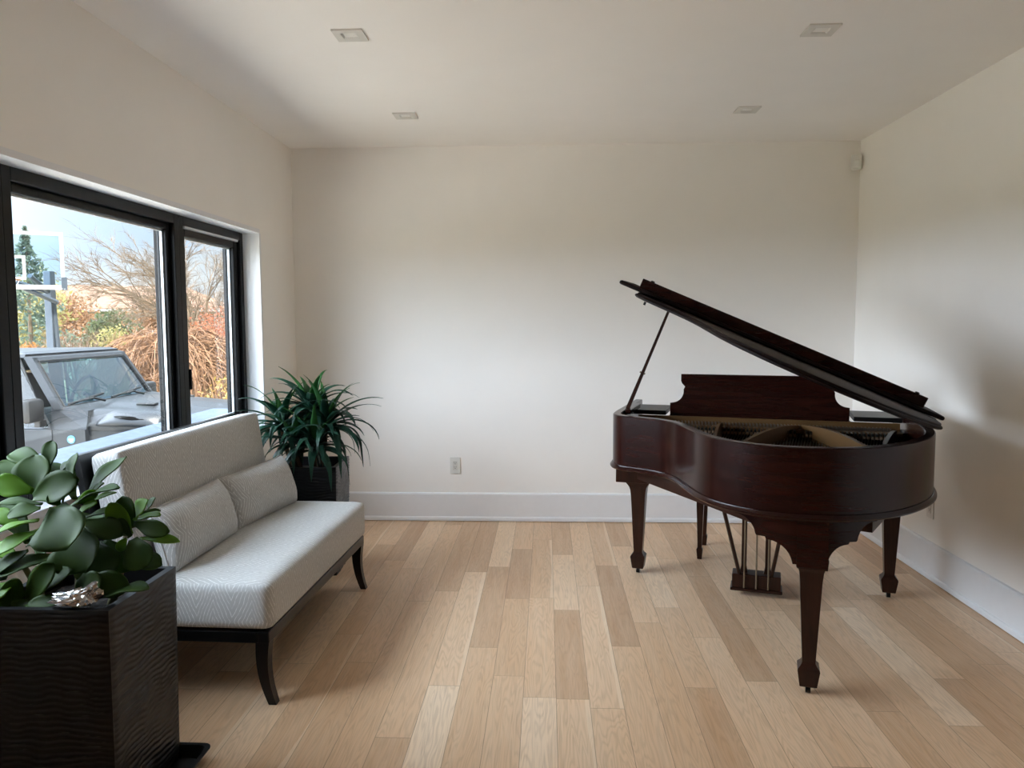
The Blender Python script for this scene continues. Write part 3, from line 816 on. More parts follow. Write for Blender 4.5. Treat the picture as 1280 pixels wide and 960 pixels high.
# iron plate: front band, dampers, ribs
m = MB(); m.box(0.0, 1.33, -0.155, -0.06, 0.868, 0.886, 0.003); m.box(0.0, 1.33, -0.06, -0.045, 0.868, 0.925, 0.002)
m.build('plate_flange', BRASS, PIANO)
def rib(p, q, w, z0, z1, name, mat):
    m = MB(); p, q = Vector((p[0], -p[1], 0)), Vector((q[0], -q[1], 0)); d = (q - p); n_ = d.normalized().cross(Vector((0, 0, 1))) * w / 2
    rings = []
    for k in range(9):
        t = k / 8; c = p + d * t; zz = z0 + (z1 - z0) * (0.55 + 0.45 * sin(pi * min(1, 0.12 + t * 0.75)))
        rings.append([c - n_ + Vector((0, 0, z0)), c + n_ + Vector((0, 0, z0)), c + n_ * 0.6 + Vector((0, 0, zz)), c - n_ * 0.6 + Vector((0, 0, zz))])
    m.loft(rings); return m.build(name, mat, PIANO)
rib((0.452, 0.10), (0.46, 0.80), 0.022, 0.845, 0.925, 'plate_rib', BRASS)
rib((0.838, 0.10), (0.575, 0.80), 0.030, 0.845, 0.925, 'plate_rib', BRASS)
rib((0.866, 0.10), (1.115, 0.88), 0.034, 0.845, 0.930, 'plate_rib', BRASS)
rib((1.30, 0.10), (1.13, 0.92), 0.03, 0.84, 0.918, 'plate_rib', EBONY)
plate_poly(0.815, 0.842, 0.9, -0.05, 'plate_tail', BRASS)
m = MB()
for k in range(90):
    t = k / 89; u0 = 0.03 + 1.27 * t; u1 = u0 - 0.05 + 0.15 * (0.5 - t); 
    vmax = 0.45 + 0.75 * min(1, (t / 0.62)) if t < 0.62 else 1.12 - (t - 0.62) * 0.9
    m.tube([P3(u0, 0.08, 0.862), P3(u0 + (u1 - u0) * 0.9, max(0.42, vmax - 0.05), 0.850)], 0.0011 + 0.0008 * t, 4, False)
tag(m.build('strings', STEEL, PIANO), kind='stuff')
dm = MB(); dm.box(-0.0062, 0.0062, -0.035, 0.035, 0.866, 0.880, 0.001, 1); dm0 = None
proto_wood = MB(); 
for k in range(66):
    u_ = 0.045 + 1.23 * k / 65
    if abs(u_ - 0.45) < 0.016 or abs(u_ - 0.85) < 0.022: continue
    if dm0 is None:
        dm0 = dm.build('damper', FELT, PIANO); d = dm0
        m = MB(); m.box(-0.0052, 0.0052, -0.033, 0.033, 0.880, 0.894, 0.001, 1); dm1 = m.build('damper_head', EBONY, dm0)
    else:
        d = dm0.copy(); C.objects.link(d); d.parent = PIANO
        e = dm1.copy(); C.objects.link(e); e.parent = d
    d.location = (u_, -0.235, 0)
m = MB(); pins = []
for k in range(70):
    for rr_ in (0, 1, 2):
        x = 0.05 + 1.22 * k / 69 + rr_ * 0.004; m.box(x - 0.002, x + 0.002, -0.09 - rr_ * 0.018 , -0.086 - rr_ * 0.018, 0.884, 0.905)
tag(m.build('tuning_pins', STEEL, PIANO), kind='stuff')

# lid, hinged on the bass side
TH = radians(23.6); HU, HZ = 1.392, 0.984
def LP(s, v, t): return P3(HU - s * cos(TH) + t * sin(TH), v, HZ + s * sin(TH) + t * cos(TH))
lc = [(HU - a, b) for a, b in offset_curve(OC, 0.020) if b > 0.12]
lc = [(s, b) for s, b in lc]
lc = [(lc[0][0], 0.105)] + lc + [(lc[-1][0], 0.105)]
def shrink(c, d):
    out = []; n = len(c)
    for i, (x, y) in enumerate(c):
        a = c[i - 1]; b = c[(i + 1) % n]; tx, ty = b[0] - a[0], b[1] - a[1]; l = sqrt(tx * tx + ty * ty) or 1
        out.append((x - d * ty / l, y + d * tx / l) )
    return out
sgn = 1
t1 = shrink(lc, 0.01)
area = lambda c: abs(sum(c[i - 1][0] * c[i][1] - c[i][0] * c[i - 1][1] for i in range(len(c)))) / 2
if area(t1) > area(lc): sgn = -1
m = MB()
m.loft([[LP(s, v, t) for s, v in shrink(lc, sgn * d)] for d, t in ((0.010, 0.0), (0.002, 0.004), (0.0, 0.010), (0.003, 0.014), (0.010, 0.017), (0.012, 0.024), (0.022, 0.027))])
m.build('lid', MAHOG_LID, PIANO, smooth=True, angle=28)
# folded-back front flap with bullnose ends
s0, s1 = -0.045, 1.575
fl = [(s0 + 0.012, 0.105), (s1 - 0.012, 0.105), (s1 - 0.003, 0.12), (s1, 0.30), (s1 - 0.003, 0.478), (s1 - 0.016, 0.49), (s0 + 0.016, 0.49), (s0 + 0.003, 0.478), (s0, 0.30), (s0 + 0.003, 0.12)]
a_ = area(shrink(fl, 0.005)) < area(fl)
sg2 = 1 if a_ else -1
m = MB()
m.loft([[LP(s, v, t) for s, v in shrink(fl, sg2 * d)] for d, t in ((0.010, 0.0285), (0.002, 0.032), (0.0, 0.039), (0.002, 0.046), (0.010, 0.0495))])
m.build('lid_flap', MAHOG_LID, PIANO, smooth=True, angle=40)
m = MB()
vs = m.box(0.055, s1 - 0.105, 0.440, 0.470, 0.0495, 0.098, 0.003)
for v in vs: v.co = LP(v.co.x, v.co.y, v.co.z)
m.build('flap_lip', MAHOG, PIANO)
for s_ in (0.105, s1 - 0.155):
    m = MB(); rings = []
    for r_, t in ((0.010, 0.0975), (0.011, 0.102), (0.006, 0.105)):
        rings.append([LP(s_ + r_ * cos(k * pi / 5), 0.455 + r_ * sin(k * pi / 5), t) for k in range(10)])
    m.loft(rings); m.build('rubber_bumper', CASTER, PIANO)
for s_ in (0.09, 1.40):
    m = MB(); m.tube([LP(s_, 0.55, -0.002), LP(s_, 0.55, -0.018)], 0.006, 8); m.build('lid_bumper', CASTER, PIANO)
for v_ in (0.56,):
    m = MB(); vs = m.box(0.012, 0.05, v_ - 0.03, v_ + 0.03, 0.0268, 0.0295)
    for v in vs: v.co = LP(v.co.x, v.co.y, v.co.z)
    m.build('lid_hinge', CASTER, PIANO)
# prop stick
a, b = P3(-0.048, 0.25, 0.93), LP((HU - 0.187) / cos(TH) , 0.25, -0.001)
a, b = P3(-0.046, 0.25, 0.93), P3(0.188, 0.25, HZ + (HU - 0.188) * tan(TH) - 0.002)
d = (b - a).normalized(); n1 = Vector((0, 1, 0)); n2 = d.cross(n1).normalized()
m = MB(); rings = []
for t, w in ((0, 0.019), (0.1, 0.021), (0.5, 0.015), (0.97, 0.013), (1.0, 0.010)):
    c = a + (b - a) * t
    rings.append([c + n1 * (0.008 * x_) + n2 * (w / 2 * y_) for x_, y_ in ((-1, -1), (1, -1), (1, 1), (-1, 1))])
m.loft(rings); pr = m.build('lid_prop', MAHOG_LEG, PIANO)
m = MB(); c = a + (b - a) * 0.42; m.tube([c - n2 * 0.014, c + n2 * 0.016], 0.005, 8); m.build('prop_knob', BRASSROD, pr)
m = MB(); m.box(-0.033, 0.0, -0.31, 0.02, 0.955, 0.982, 0.004); m.build('prop_bracket', MAHOG, PIANO)

# legs: square tapered with spade feet and casters
def square_ring(cx, cy, w, z, w2=None):
    h = w / 2; k = (w2 or w) / 2
    return [(cx - h, cy - k, z), (cx + h, cy - k, z), (cx + h, cy + k, z), (cx - h, cy + k, z)]
def piano_leg(u_, v_):
    x, y = u_, -v_
    prof = [(0.058, 0.030), (0.064, 0.034), (0.082, 0.098), (0.080, 0.104), (0.062, 0.114), (0.050, 0.124), (0.049, 0.13), (0.080, 0.450), (0.088, 0.490), (0.096, 0.503), (0.096, 0.508)]
    m = MB(); m.loft([square_ring(x, y, w, z) for w, z in prof]); leg = m.build('leg', MAHOG_LEG, PIANO)
    m = MB(); m.tube([(x - 0.009, y - 0.006, 0.017), (x + 0.009, y - 0.006, 0.017)], 0.017, 16); m.box(x - 0.013, x + 0.013, y - 0.012, y + 0.012, 0.028, 0.036); m.build('caster', CASTER, leg, smooth=True, angle=40)
    return leg
piano_leg(0, 0); piano_leg(1.311, 0.0); piano_leg(0.862, 1.235)
for u_ in (0.0, 1.311):       # front leg blocks
    m = MB(); sg = 1
    m.loft([square_ring(u_, 0, 0.10, 0.508, 0.10), square_ring(u_, 0, 0.108, 0.518, 0.11), square_ring(u_, 0, 0.128, 0.532, 0.13), square_ring(u_, 0, 0.136, 0.575, 0.14), square_ring(u_, 0, 0.136, 0.64, 0.14)])
    m.build('leg_block', MAHOG_LEG, PIANO)
m = MB(); m.box(-0.068, 0.10, -0.36, 0.28, 0.597, 0.70, 0.003); m.build('cheek_block', MAHOG_LEG, PIANO)
m = MB(); m.box(1.215, 1.382, -0.40, 0.28, 0.60, 0.70, 0.003); m.build('cheek_block', MAHOG_LEG, PIANO)
# tail leg: block and stepped apron following the curve of the tail
m = MB(); m.loft([square_ring(0.862, -1.235, 0.104, 0.505), square_ring(0.862, -1.235, 0.112, 0.512), square_ring(0.862, -1.235, 0.112, 0.70)]); m.build('leg_block', MAHOG, PIANO)
def tail_v(u_):
    best = max((p for p in offset_curve(OC, -0.012)), key=lambda p: -abs(p[0] - u_) + (0.0 if p[1] > 0.9 else -5)); return best[1]
prof_l = [(0.545, 0.700), (0.545, 0.690)] + [(0.560, 0.690), (0.560, 0.682)] + arc2(0.575, 0.602, 0.078, 90, 8, 9) + [(0.656, 0.606), (0.690, 0.606), (0.690, 0.598)] + arc2(0.700, 0.504, 0.092, 88, 5, 9) + [(0.806, 0.512), (0.806, 0.505), (0.862, 0.505)]
def lower(u_):
    """height of the apron's lower edge at u (left half); right half mirrored"""
    uu = u_ if u_ <= 0.862 else 0.862 - (u_ - 0.862) * 1.28
    best = None
    for (a, b), (c, d) in zip(prof_l, prof_l[1:]):
        if min(a, c) - 1e-6 <= uu <= max(a, c) + 1e-6:
            t = 0 if abs(c - a) < 1e-6 else (uu - a) / (c - a); z = b + (d - b) * t
            best = z if best is None else min(best, z)
    return best if best is not None else 0.70
us = sorted(set([0.545 + 0.004 * k for k in range(0, 142)] + [0.862]))
us = [q for q in us if q <= 0.862 + 0.317 / 1.28]
m = MB(); rings = []
for q in us:
    vv = tail_v(q) if False else None
    vt = 1.262 - 0.95 * max(0, 0.80 - q) ** 1.7 - 1.1 * max(0, q - 0.86) ** 1.7
    z = lower(q)
    rings.append([P3(q, vt, z), P3(q, vt, 0.702), P3(q, vt - 0.05, 0.702), P3(q, vt - 0.05, z)])
m.loft(rings); m.build('leg_apron', MAHOG, PIANO)

# pedal lyre
m = MB(); m.box(0.530, 0.775, -0.225, -0.125, 0.045, 0.118, 0.004); ly = m.build('pedal_lyre', MAHOG_LEG, PIANO)
m = MB(); m.box(0.522, 0.783, -0.235, -0.115, 0.030, 0.046, 0.004); m.build('lyre_base', MAHOG_LEG, ly)
for u_ in (0.588, 0.708):
    m = MB(); m.loft([square_ring(u_, -0.17, w, z) for w, z in ((0.040, 0.117), (0.032, 0.135), (0.026, 0.15), (0.026, 0.62))]); m.build('lyre_post', MAHOG_LEG, ly)
m = MB(); m.box(0.54, 0.76, -0.22, -0.12, 0.615, 0.634); m.build('lyre_head', MAHOG_LEG, ly)
for u_ in (0.592, 0.652, 0.712):
    m = MB(); m.tube([P3(u_, 0.232, 0.048), P3(u_, 0.232, 0.64)], 0.0042, 8); m.build('pedal_rod', BRASSROD, ly)
    m = MB(); m.loft([[P3(u_ - .012, 0.10, 0.05), P3(u_ + .012, 0.10, 0.05), P3(u_ + .012, 0.10, 0.062), P3(u_ - .012, 0.10, 0.062)], [P3(u_ - .02, -0.01, 0.046), P3(u_ + .02, -0.01, 0.046), P3(u_ + .02, -0.01, 0.056), P3(u_ - .02, -0.01, 0.056)]]); m.build('pedal', BRASSROD, ly)
for a, b in (((0.567, 0.215, 0.115), (0.472, 0.55, 0.64)), ((0.728, 0.215, 0.115), (0.80, 0.50, 0.64))):
    m = MB(); m.tube([P3(*a), P3(*b)], 0.010, 10); m.build('lyre_brace', MAHOG_LEG, ly)

# bench behind the piano
BA = atan2(-0.205, 0.683)
BENCH = empty('piano_bench', (0.929 + 0.342 + 0.051, 4.645 - 0.1025 + 0.145, 0), BA)
tag(BENCH, 'dark mahogany bench with tapered legs tucked behind the piano', 'bench')
bw, bd = 0.357, 0.154
m = MB(); m.box(-bw - 0.03, bw + 0.03, -bd - 0.03, bd + 0.03, 0.470, 0.495, 0.006); m.build('seat', MAHOG, BENCH)
m = MB()
m.box(-bw, bw, -bd - 0.008, -bd + 0.012, 0.365, 0.470); m.box(-bw, bw, bd - 0.012, bd + 0.008, 0.365, 0.470)
m.box(-bw - 0.008, -bw + 0.012, -bd, bd, 0.365, 0.470); m.box(bw - 0.012, bw + 0.008, -bd, bd, 0.365, 0.470); m.build('apron', MAHOG, BENCH)
for sx in (-1, 1):
    for sy in (-1, 1):
        m = MB(); m.loft([square_ring(sx * bw, sy * bd, w, z) for w, z in ((0.026, 0.0), (0.036, 0.055), (0.036, 0.062), (0.024, 0.072), (0.042, 0.34), (0.042, 0.468))]); m.build('leg', MAHOG_LEG, BENCH)
# ------------------------------------------------------------------ outdoors
GZ = -0.55
def orgb(r, g, b): return tuple(c * 0.42 for c in rgb(r, g, b)[:3]) + (1.0,)
PALE_PAVING = plain('pale_bounce_concrete', rgb(190, 184, 174), 0.9, var=0.2, scale=40)  # paved ground made pale to reflect daylight up into the room
LAWN = plain('winter_lawn', orgb(138, 136, 92), 0.95, var=0.3, scale=6)
CARPAINT = plain('silver_grey_car_paint', orgb(74, 78, 84), 0.3, metal=0.3, spec=0.3, coat=0.0, var=0.03, scale=2)
CARTRIM = plain('black_car_trim', orgb(28, 28, 30), 0.5, var=0.1)
CARGLASS = mat_glass('car_glass', (0.55, 0.68, 0.72, 1), 2.2)
CARSEAT = plain('dark_car_interior', orgb(44, 46, 48), 0.8, var=0.1)
CHROME = plain('bright_metal', rgb(200, 202, 205), 0.2, metal=0.9, var=0.02)
OPENING = plain('dark_opening', (0.002, 0.002, 0.002, 1), 0.95, spec=0.05)
TIRE = plain('tyre_rubber', orgb(24, 24, 24), 0.85, var=0.2)
BADGE = plain('pale_blue_badge', rgb(62, 112, 142), 0.35, var=0.02)
POLE = plain('grey_blue_painted_steel', orgb(92, 104, 118), 0.45, metal=0.2, var=0.06)
WHITEPAINT = plain('white_paint_outdoor', orgb(225, 227, 230), 0.5, var=0.02)
ACRYLIC = mat_glass('backboard_acrylic', (0.86, 0.93, 0.97, 1), 0.6)
BARK = plain('grey_brown_bark', orgb(142, 122, 100), 0.9, var=0.25, scale=12)
TWIG_TAN = plain('tan_twigs', orgb(160, 116, 80), 0.85, var=0.25, scale=8)
TWIG_BROWN = plain('brown_twigs', orgb(132, 104, 82), 0.9, var=0.25, scale=6)
SIDING = plain('white_house_siding', orgb(200, 198, 192), 0.7, var=0.04)
BEIGE = plain('beige_house_wall', orgb(160, 150, 136), 0.8, var=0.06)
ROOF = plain('grey_shingle_roof', orgb(112, 110, 108), 0.9, var=0.15, scale=5)
ROOFB = plain('brown_shingle_roof', orgb(146, 112, 92), 0.9, var=0.15, scale=5)
PANE = plain('dim_house_glass', orgb(86, 98, 108), 0.15, var=0.1)
LEAF_RED = mat_leaf('red_orange_leaves', orgb(172, 92, 60), orgb(194, 122, 86), 0.6)
LEAF_YEL = mat_leaf('yellow_leaves', orgb(168, 134, 62), orgb(190, 158, 84), 0.6)
LEAF_YG = mat_leaf('yellow_green_leaves', orgb(156, 148, 88), orgb(186, 176, 112), 0.6)
LEAF_OR = mat_leaf('orange_leaves', orgb(170, 104, 58), orgb(190, 136, 82), 0.6)
LEAF_PINE = mat_leaf('blue_green_needles', orgb(96, 118, 108), orgb(130, 148, 130), 0.7)
LEAF_DK = mat_leaf('dark_evergreen_leaves', orgb(70, 86, 56), orgb(106, 114, 76), 0.7)
LEAF_BRN = mat_leaf('russet_leaves', orgb(150, 108, 80), orgb(186, 146, 110), 0.8)

m = MB(); m.box(-90, WX - 0.02, -25, 120, GZ - 0.2, GZ); tag(m.build('lawn', LAWN), kind='structure')
m = MB(); m.box(-24, -9.0, 4.9, 9.4, GZ, GZ + 0.012); m.box(-9.0, WX - 0.3, -6.0, 9.4, GZ, GZ + 0.012); m.box(-14, -8.2, 9.8, 16.5, GZ, GZ + 0.012); tag(m.build('driveway_bounce_forecourt', PALE_PAVING), kind='structure')  # wide forecourt by the window is an added reflector, bouncing light indoors
m = MB(); m.box(-60, WX - 3, 40.5, 47, GZ, GZ + 0.01); tag(m.build('street', PALE_PAVING), kind='structure')

# --- the off-road wagon parked nose to the house (x forward)
CAR = empty('off_road_wagon', (-4.74, 6.96, GZ + 0.012))
tag(CAR, 'silver-grey boxy off-road wagon parked outside the window, nose toward the house', 'car')
def mirror(f):
    for s in (-1, 1): f(s)
def hexa(m, pts0, pts1): m.loft([pts0, pts1])
m = MB()
side = [(-2.0, 0.55), (-2.0, 1.10), (0.90, 1.10), (0.90, 0.55), (0.70, 0.50), (-0.95, 0.50), (-1.0, 0.82), (-1.25, 0.98), (-1.65, 0.98), (-1.9, 0.82), (-1.95, 0.55)]
m.prism(side, lambda a, b: (a, -0.78, b), lambda a, b: (a, 0.78, b))
m.build('body_tub', CARPAINT, CAR)
# cowl under the windscreen
m = MB(); m.loft([[(0.60, -0.76, 1.10), (0.60, 0.76, 1.10), (0.60, 0.745, 1.30), (0.60, -0.745, 1.30)], [(0.90, -0.76, 1.10), (0.90, 0.76, 1.10), (0.90, 0.72, 1.255), (0.90, -0.72, 1.255)]])
m.build('cowl', CARPAINT, CAR)
# hood: domed, sides roll down
m = MB()
def hood(a, b):
    x = 0.88 + 1.12 * a; q = -1 + 2 * b; hw = 0.735 - 0.13 * a
    top = 1.272 - 0.06 * a - 0.05 * a ** 4
    r = abs(q)
    z = top + 0.028 * (1 / (1 + math.exp((r - 0.55) * 22))) - 0.02 * r - (0.16 * max(0, (r - 0.86) / 0.14) ** 2)
    return (x, q * hw, z)
m.grid(24, 40, hood); m.build('hood', CARPAINT, CAR, smooth=True, solid=0.012)
for y0 in (-0.39, 0.32):
    m = MB(); m.box(1.13, 1.30, y0, y0 + 0.07, 1.262, 1.284, 0.008); m.build('hood_vent', CARTRIM, CAR)
# raised side scoop with dark opening on the near and far edge of the hood
for s in (-1, 1):
    m = MB()
    def scoop(a, b):
        x = 0.97 + 0.52 * a; q = -1 + 2 * b
        h = (1 - abs(-1 + 2 * a) ** 3) * (1 - abs(q) ** 3)
        return (x, s * (0.665 - 0.045 * a + 0.075 * q + 0.035 * h), 1.190 - 0.03 * a - 0.055 * q + 0.035 * h)
    m.grid(16, 8, scoop); sc = m.build('side_scoop', CARPAINT, CAR, smooth=True, solid=0.01)
    m = MB()
    def slot(a, b):
        x = 1.12 + 0.24 * a; q = -1 + 2 * b; q *= (1 - (2 * a - 1) ** 2 * 0.9)
        return (x, s * (0.722 - 0.030 * a + 0.012 * q), 1.205 - 0.03 * a - 0.012 * q)
    m.grid(8, 3, slot); m.build('scoop_slot', OPENING, sc, solid=0.006)
m = MB(); m.prism([(0.90, 0.62), (0.90, 1.13), (1.98, 1.08), (1.98, 0.62)], lambda a, b: (a, -0.60 - 0.10 * (2.16 - a), b), lambda a, b: (a, 0.60 + 0.10 * (2.16 - a), b)); m.build('engine_bay_sides', CARPAINT, CAR)
for s in (-1, 1):
    m = MB()
    prof = spline([(0.98, 0, 0.80), (1.10, 0, 0.98), (1.28, 0, 1.045), (1.65, 0, 1.035), (1.98, 0, 0.97), (2.1, 0, 0.86)], 5)
    m.loft([[(p.x, s * 0.58, p.z + 0.01), (p.x, s * 0.93, p.z - 0.01), (p.x, s * 0.93, p.z - 0.055), (p.x, s * 0.58, p.z - 0.05)] for p in prof]); m.build('front_fender', CARPAINT, CAR, smooth=True, angle=40)
    m = MB()
    prof = spline([(-0.92, 0, 0.80), (-1.02, 0, 0.98), (-1.2, 0, 1.04), (-1.7, 0, 1.04), (-1.92, 0, 0.97), (-2.0, 0, 0.82)], 5)
    m.loft([[(p.x, s * 0.76, p.z + 0.01), (p.x, s * 0.92, p.z - 0.01), (p.x, s * 0.92, p.z - 0.05), (p.x, s * 0.76, p.z - 0.05)] for p in prof]); m.build('rear_fender', CARPAINT, CAR, smooth=True, angle=40)
# hardtop, windscreen frame and pillars
m = MB()
def rp(x, y, z): return (x, y, z)
m.loft([[(-1.98, -0.70, 1.675), (0.36, -0.705, 1.700), (0.36, 0.705, 1.700), (-1.98, 0.70, 1.675)], [(-1.98, -0.70, 1.698), (0.37, -0.70, 1.727), (0.37, 0.70, 1.727), (-1.98, 0.70, 1.698)], [(-1.94, -0.66, 1.727), (0.30, -0.66, 1.745), (0.30, 0.66, 1.745), (-1.94, 0.66, 1.727)]])
m.build('hardtop_roof', CARPAINT, CAR)
def wsx(z): return 0.40 + (1.745 - z) * 0.62
m = MB()
for s in (-1, 1):
    m.loft([[(wsx(1.27), s * 0.755, 1.27), (wsx(1.27) - 0.07, s * 0.76, 1.27), (wsx(1.27) - 0.07, s * 0.70, 1.27), (wsx(1.27), s * 0.695, 1.27)],
            [(wsx(1.700), s * 0.705, 1.700), (wsx(1.700) - 0.07, s * 0.71, 1.700), (wsx(1.700) - 0.07, s * 0.65, 1.700), (wsx(1.700), s * 0.645, 1.700)]])
m.loft([[(wsx(1.700), -0.705, 1.700), (wsx(1.700), 0.705, 1.700), (wsx(1.700) - 0.07, 0.705, 1.712), (wsx(1.700) - 0.07, -0.705, 1.712)], [(wsx(1.655), -0.71, 1.655), (wsx(1.655), 0.71, 1.655), (wsx(1.655) - 0.05, 0.71, 1.655), (wsx(1.655) - 0.05, -0.71, 1.655)]])
m.build('windscreen_frame', CARPAINT, CAR)
m = MB()
q = [(wsx(1.29) - 0.015, -0.69, 1.29), (wsx(1.29) - 0.015, 0.66, 1.29), (wsx(1.665) - 0.015, 0.65, 1.665), (wsx(1.665) - 0.015, -0.65, 1.665)]
m.loft([q, [(x - 0.006, y, z) for x, y, z in q]]); m.build('windscreen', CARGLASS, CAR)
m = MB(); q2 = [(wsx(1.285) + 0.002, -0.705, 1.285), (wsx(1.285) + 0.002, 0.705, 1.285), (wsx(1.668) + 0.002, 0.655, 1.668), (wsx(1.668) + 0.002, -0.655, 1.668), (wsx(1.285) + 0.002, -0.705, 1.285)]
m.tube(q2, 0.009, 6, False); m.build('windscreen_seal', CARTRIM, CAR)
for s in (-1, 1):
    # pillars behind the doors and side glass
    m = MB()
    for x0, x1 in ((-0.36, -0.24), (-1.12, -1.02), (-1.98, -1.85)):
        m.loft([[(x0, s * 0.77, 1.09), (x1, s * 0.77, 1.09), (x1, s * 0.73, 1.09), (x0, s * 0.73, 1.09)], [(x0, s * 0.705, 1.700), (x1, s * 0.705, 1.700), (x1, s * 0.665, 1.700), (x0, s * 0.665, 1.700)]])
    m.build('roof_pillars', CARPAINT, CAR)
    for x0, x1, nm in ((-0.25, 0.62, 'door'), (-1.04, -0.27, 'door')):
        m = MB()
        m.box(x0, x1, s * 0.782 - 0.008, s * 0.782 + 0.008, 0.60, 1.105, 0.006); dr_ = m.build(nm, CARPAINT, CAR)
        xt = x1 - 0.30 if nm == 'door' and x1 > 0.5 else x1 - 0.02
        m = MB(); q = [(x0 + 0.04, s * 0.766, 1.11), (x1 - 0.02, s * 0.766, 1.11), (xt, s * 0.712, 1.675), (x0 + 0.04, s * 0.712, 1.675)]
        m.tube(q + [q[0]], 0.018, 6, False); m.build('window_frame', CARPAINT, dr_)
        m = MB(); m.loft([q, [(x, y - s * 0.006, z) for x, y, z in q]]); m.build('side_glass', CARGLASS, dr_)
        m = MB(); m.box(x0 + 0.06, x0 + 0.20, s * 0.80 - 0.012, s * 0.80 + 0.012, 0.985, 1.015, 0.006); m.build('door_handle', CARTRIM, dr_)
    m = MB(); m.box(0.48, 0.60, s * 0.92 - 0.10, s * 0.92 + 0.10, 1.18, 1.37, 0.03); mr = m.build('side_mirror', CARTRIM, CAR, smooth=True, angle=40)
    m = MB(); m.box(0.52, 0.57, min(s * 0.77, s * 0.86), max(s * 0.77, s * 0.86), 1.13, 1.19, 0.008); m.build('mirror_arm', CARTRIM, mr)
    m = MB(); m.box(0.472, 0.48, s * 0.92 - 0.082, s * 0.92 + 0.082, 1.20, 1.35, 0.002); m.build('mirror_glass', CHROME, mr)
    m = MB(); m.tube([(0.78, s * 0.772, 1.02), (0.78, s * 0.786, 1.02)], 0.034, 20); bd_ = m.build('round_badge', BADGE, CAR)
    m = MB(); m.box(0.76, 0.80, s * 0.7865 - 0.0006, s * 0.7865 + 0.0006, 1.014, 1.026); m.box(0.768, 0.792, s * 0.7865 - 0.0006, s * 0.7865 + 0.0006, 0.999, 1.005); m.build('badge_lettering', WHITEPAINT, bd_)
    for xw in (1.47, -1.45):
        m = MB(); prof = [(0.28, -0.12), (0.40, -0.135), (0.425, -0.11), (0.43, 0), (0.425, 0.11), (0.40, 0.135), (0.28, 0.12)]
        m.loft([[(xw + r * cos(k * pi / 14), s * 0.80 + z, 0.43 + r * sin(k * pi / 14)) for k in range(28)] for r, z in prof], caps=False); wl_ = m.build('tyre', TIRE, CAR, smooth=True, angle=40)
        m = MB(); m.loft([[(xw + r * cos(k * pi / 14), s * (0.80 + z), 0.43 + r * sin(k * pi / 14)) for k in range(28)] for r, z in ((0.285, -0.10), (0.285, 0.10), (0.25, 0.11), (0.22, 0.07), (0.07, 0.09), (0.0, 0.095))], caps=False); m.build('wheel_rim', CHROME, wl_, smooth=True, angle=30)
# wipers
for a, b in (((0.80, -0.30, 1.30), (0.73, -0.66, 1.315)), ((0.80, 0.36, 1.30), (0.73, -0.02, 1.315))):
    m = MB(); m.tube([a, ((a[0] + b[0]) / 2 + 0.01, (a[1] + b[1]) / 2 + 0.05, 1.335), b], [0.012, 0.010, 0.007], 6); w_ = m.build('wiper_arm', CARTRIM, CAR)
    c = Vector(b); m = MB(); m.tube([c + Vector((0.005, -0.06, -0.008)), c + Vector((-0.03, 0.50, 0.035))], 0.011, 6); m.build('wiper_blade', CARTRIM, w_)
# grille, lamps, bumper
m = MB(); m.box(1.97, 2.03, -0.56, 0.56, 0.68, 1.13, 0.02); gr = m.build('grille', CARPAINT, CAR)
m = MB()
for k in range(7): m.box(2.026, 2.034, -0.28 + k * 0.09 - 0.03 + 0.01, -0.28 + k * 0.09 + 0.03 + 0.01, 0.76, 1.06, 0.003)
m.build('grille_slots', DARKSLOT, gr)
for s in (-1, 1):
    m = MB(); m.tube([(2.01, s * 0.43, 0.94), (2.045, s * 0.43, 0.94)], 0.10, 24); m.build('headlight', CHROME, CAR)
m = MB(); m.box(2.06, 2.22, -0.80, 0.80, 0.48, 0.66, 0.02); m.build('front_bumper', CARTRIM, CAR)
# cabin
m = MB(); m.box(-1.9, 0.75, -0.74, 0.74, 1.09, 1.105); m.box(0.35, 0.75, -0.70, 0.70, 1.10, 1.26, 0.04); m.build('dashboard', CARSEAT, CAR)
for s in (-1, 1):
    m = MB(); m.box(-0.42, -0.26, s * 0.36 - 0.23, s * 0.36 + 0.23, 1.0, 1.50, 0.05); m.box(-0.38, -0.28, s * 0.36 - 0.12, s * 0.36 + 0.12, 1.53, 1.70, 0.04); m.build('front_seat', CARSEAT, CAR)
m = MB(); ring = [(0.20 + 0.06 * sin(a) , 0.36 + 0.18 * cos(a), 1.30 + 0.17 * sin(a)) for a in [2 * pi * k / 24 for k in range(25)]]; m.tube(ring, 0.016, 6, False); m.tube([(0.2, 0.36, 1.3), (0.42, 0.36, 1.2)], 0.025, 8); m.build('steering_wheel', CARTRIM, CAR)

# --- basketball hoop
HOOP = empty('basketball_hoop', (-9.52, 15.25, GZ), radians(0))
tag(HOOP, 'basketball hoop with clear white-bordered backboard on a grey pole beyond the wagon', 'basketball hoop')
BY = atan2(-0.30, -0.95)    # facing direction of the backboard (toward the house, slightly left)
HX, HY = -9.35, 15.25
fwd = Vector((-0.55, -0.835, 0)); rgt = Vector((0.835, -0.55, 0)); 
rgt = Vector((0.87, 0.49, 0)); fwd = Vector((0.49, -0.87, 0))
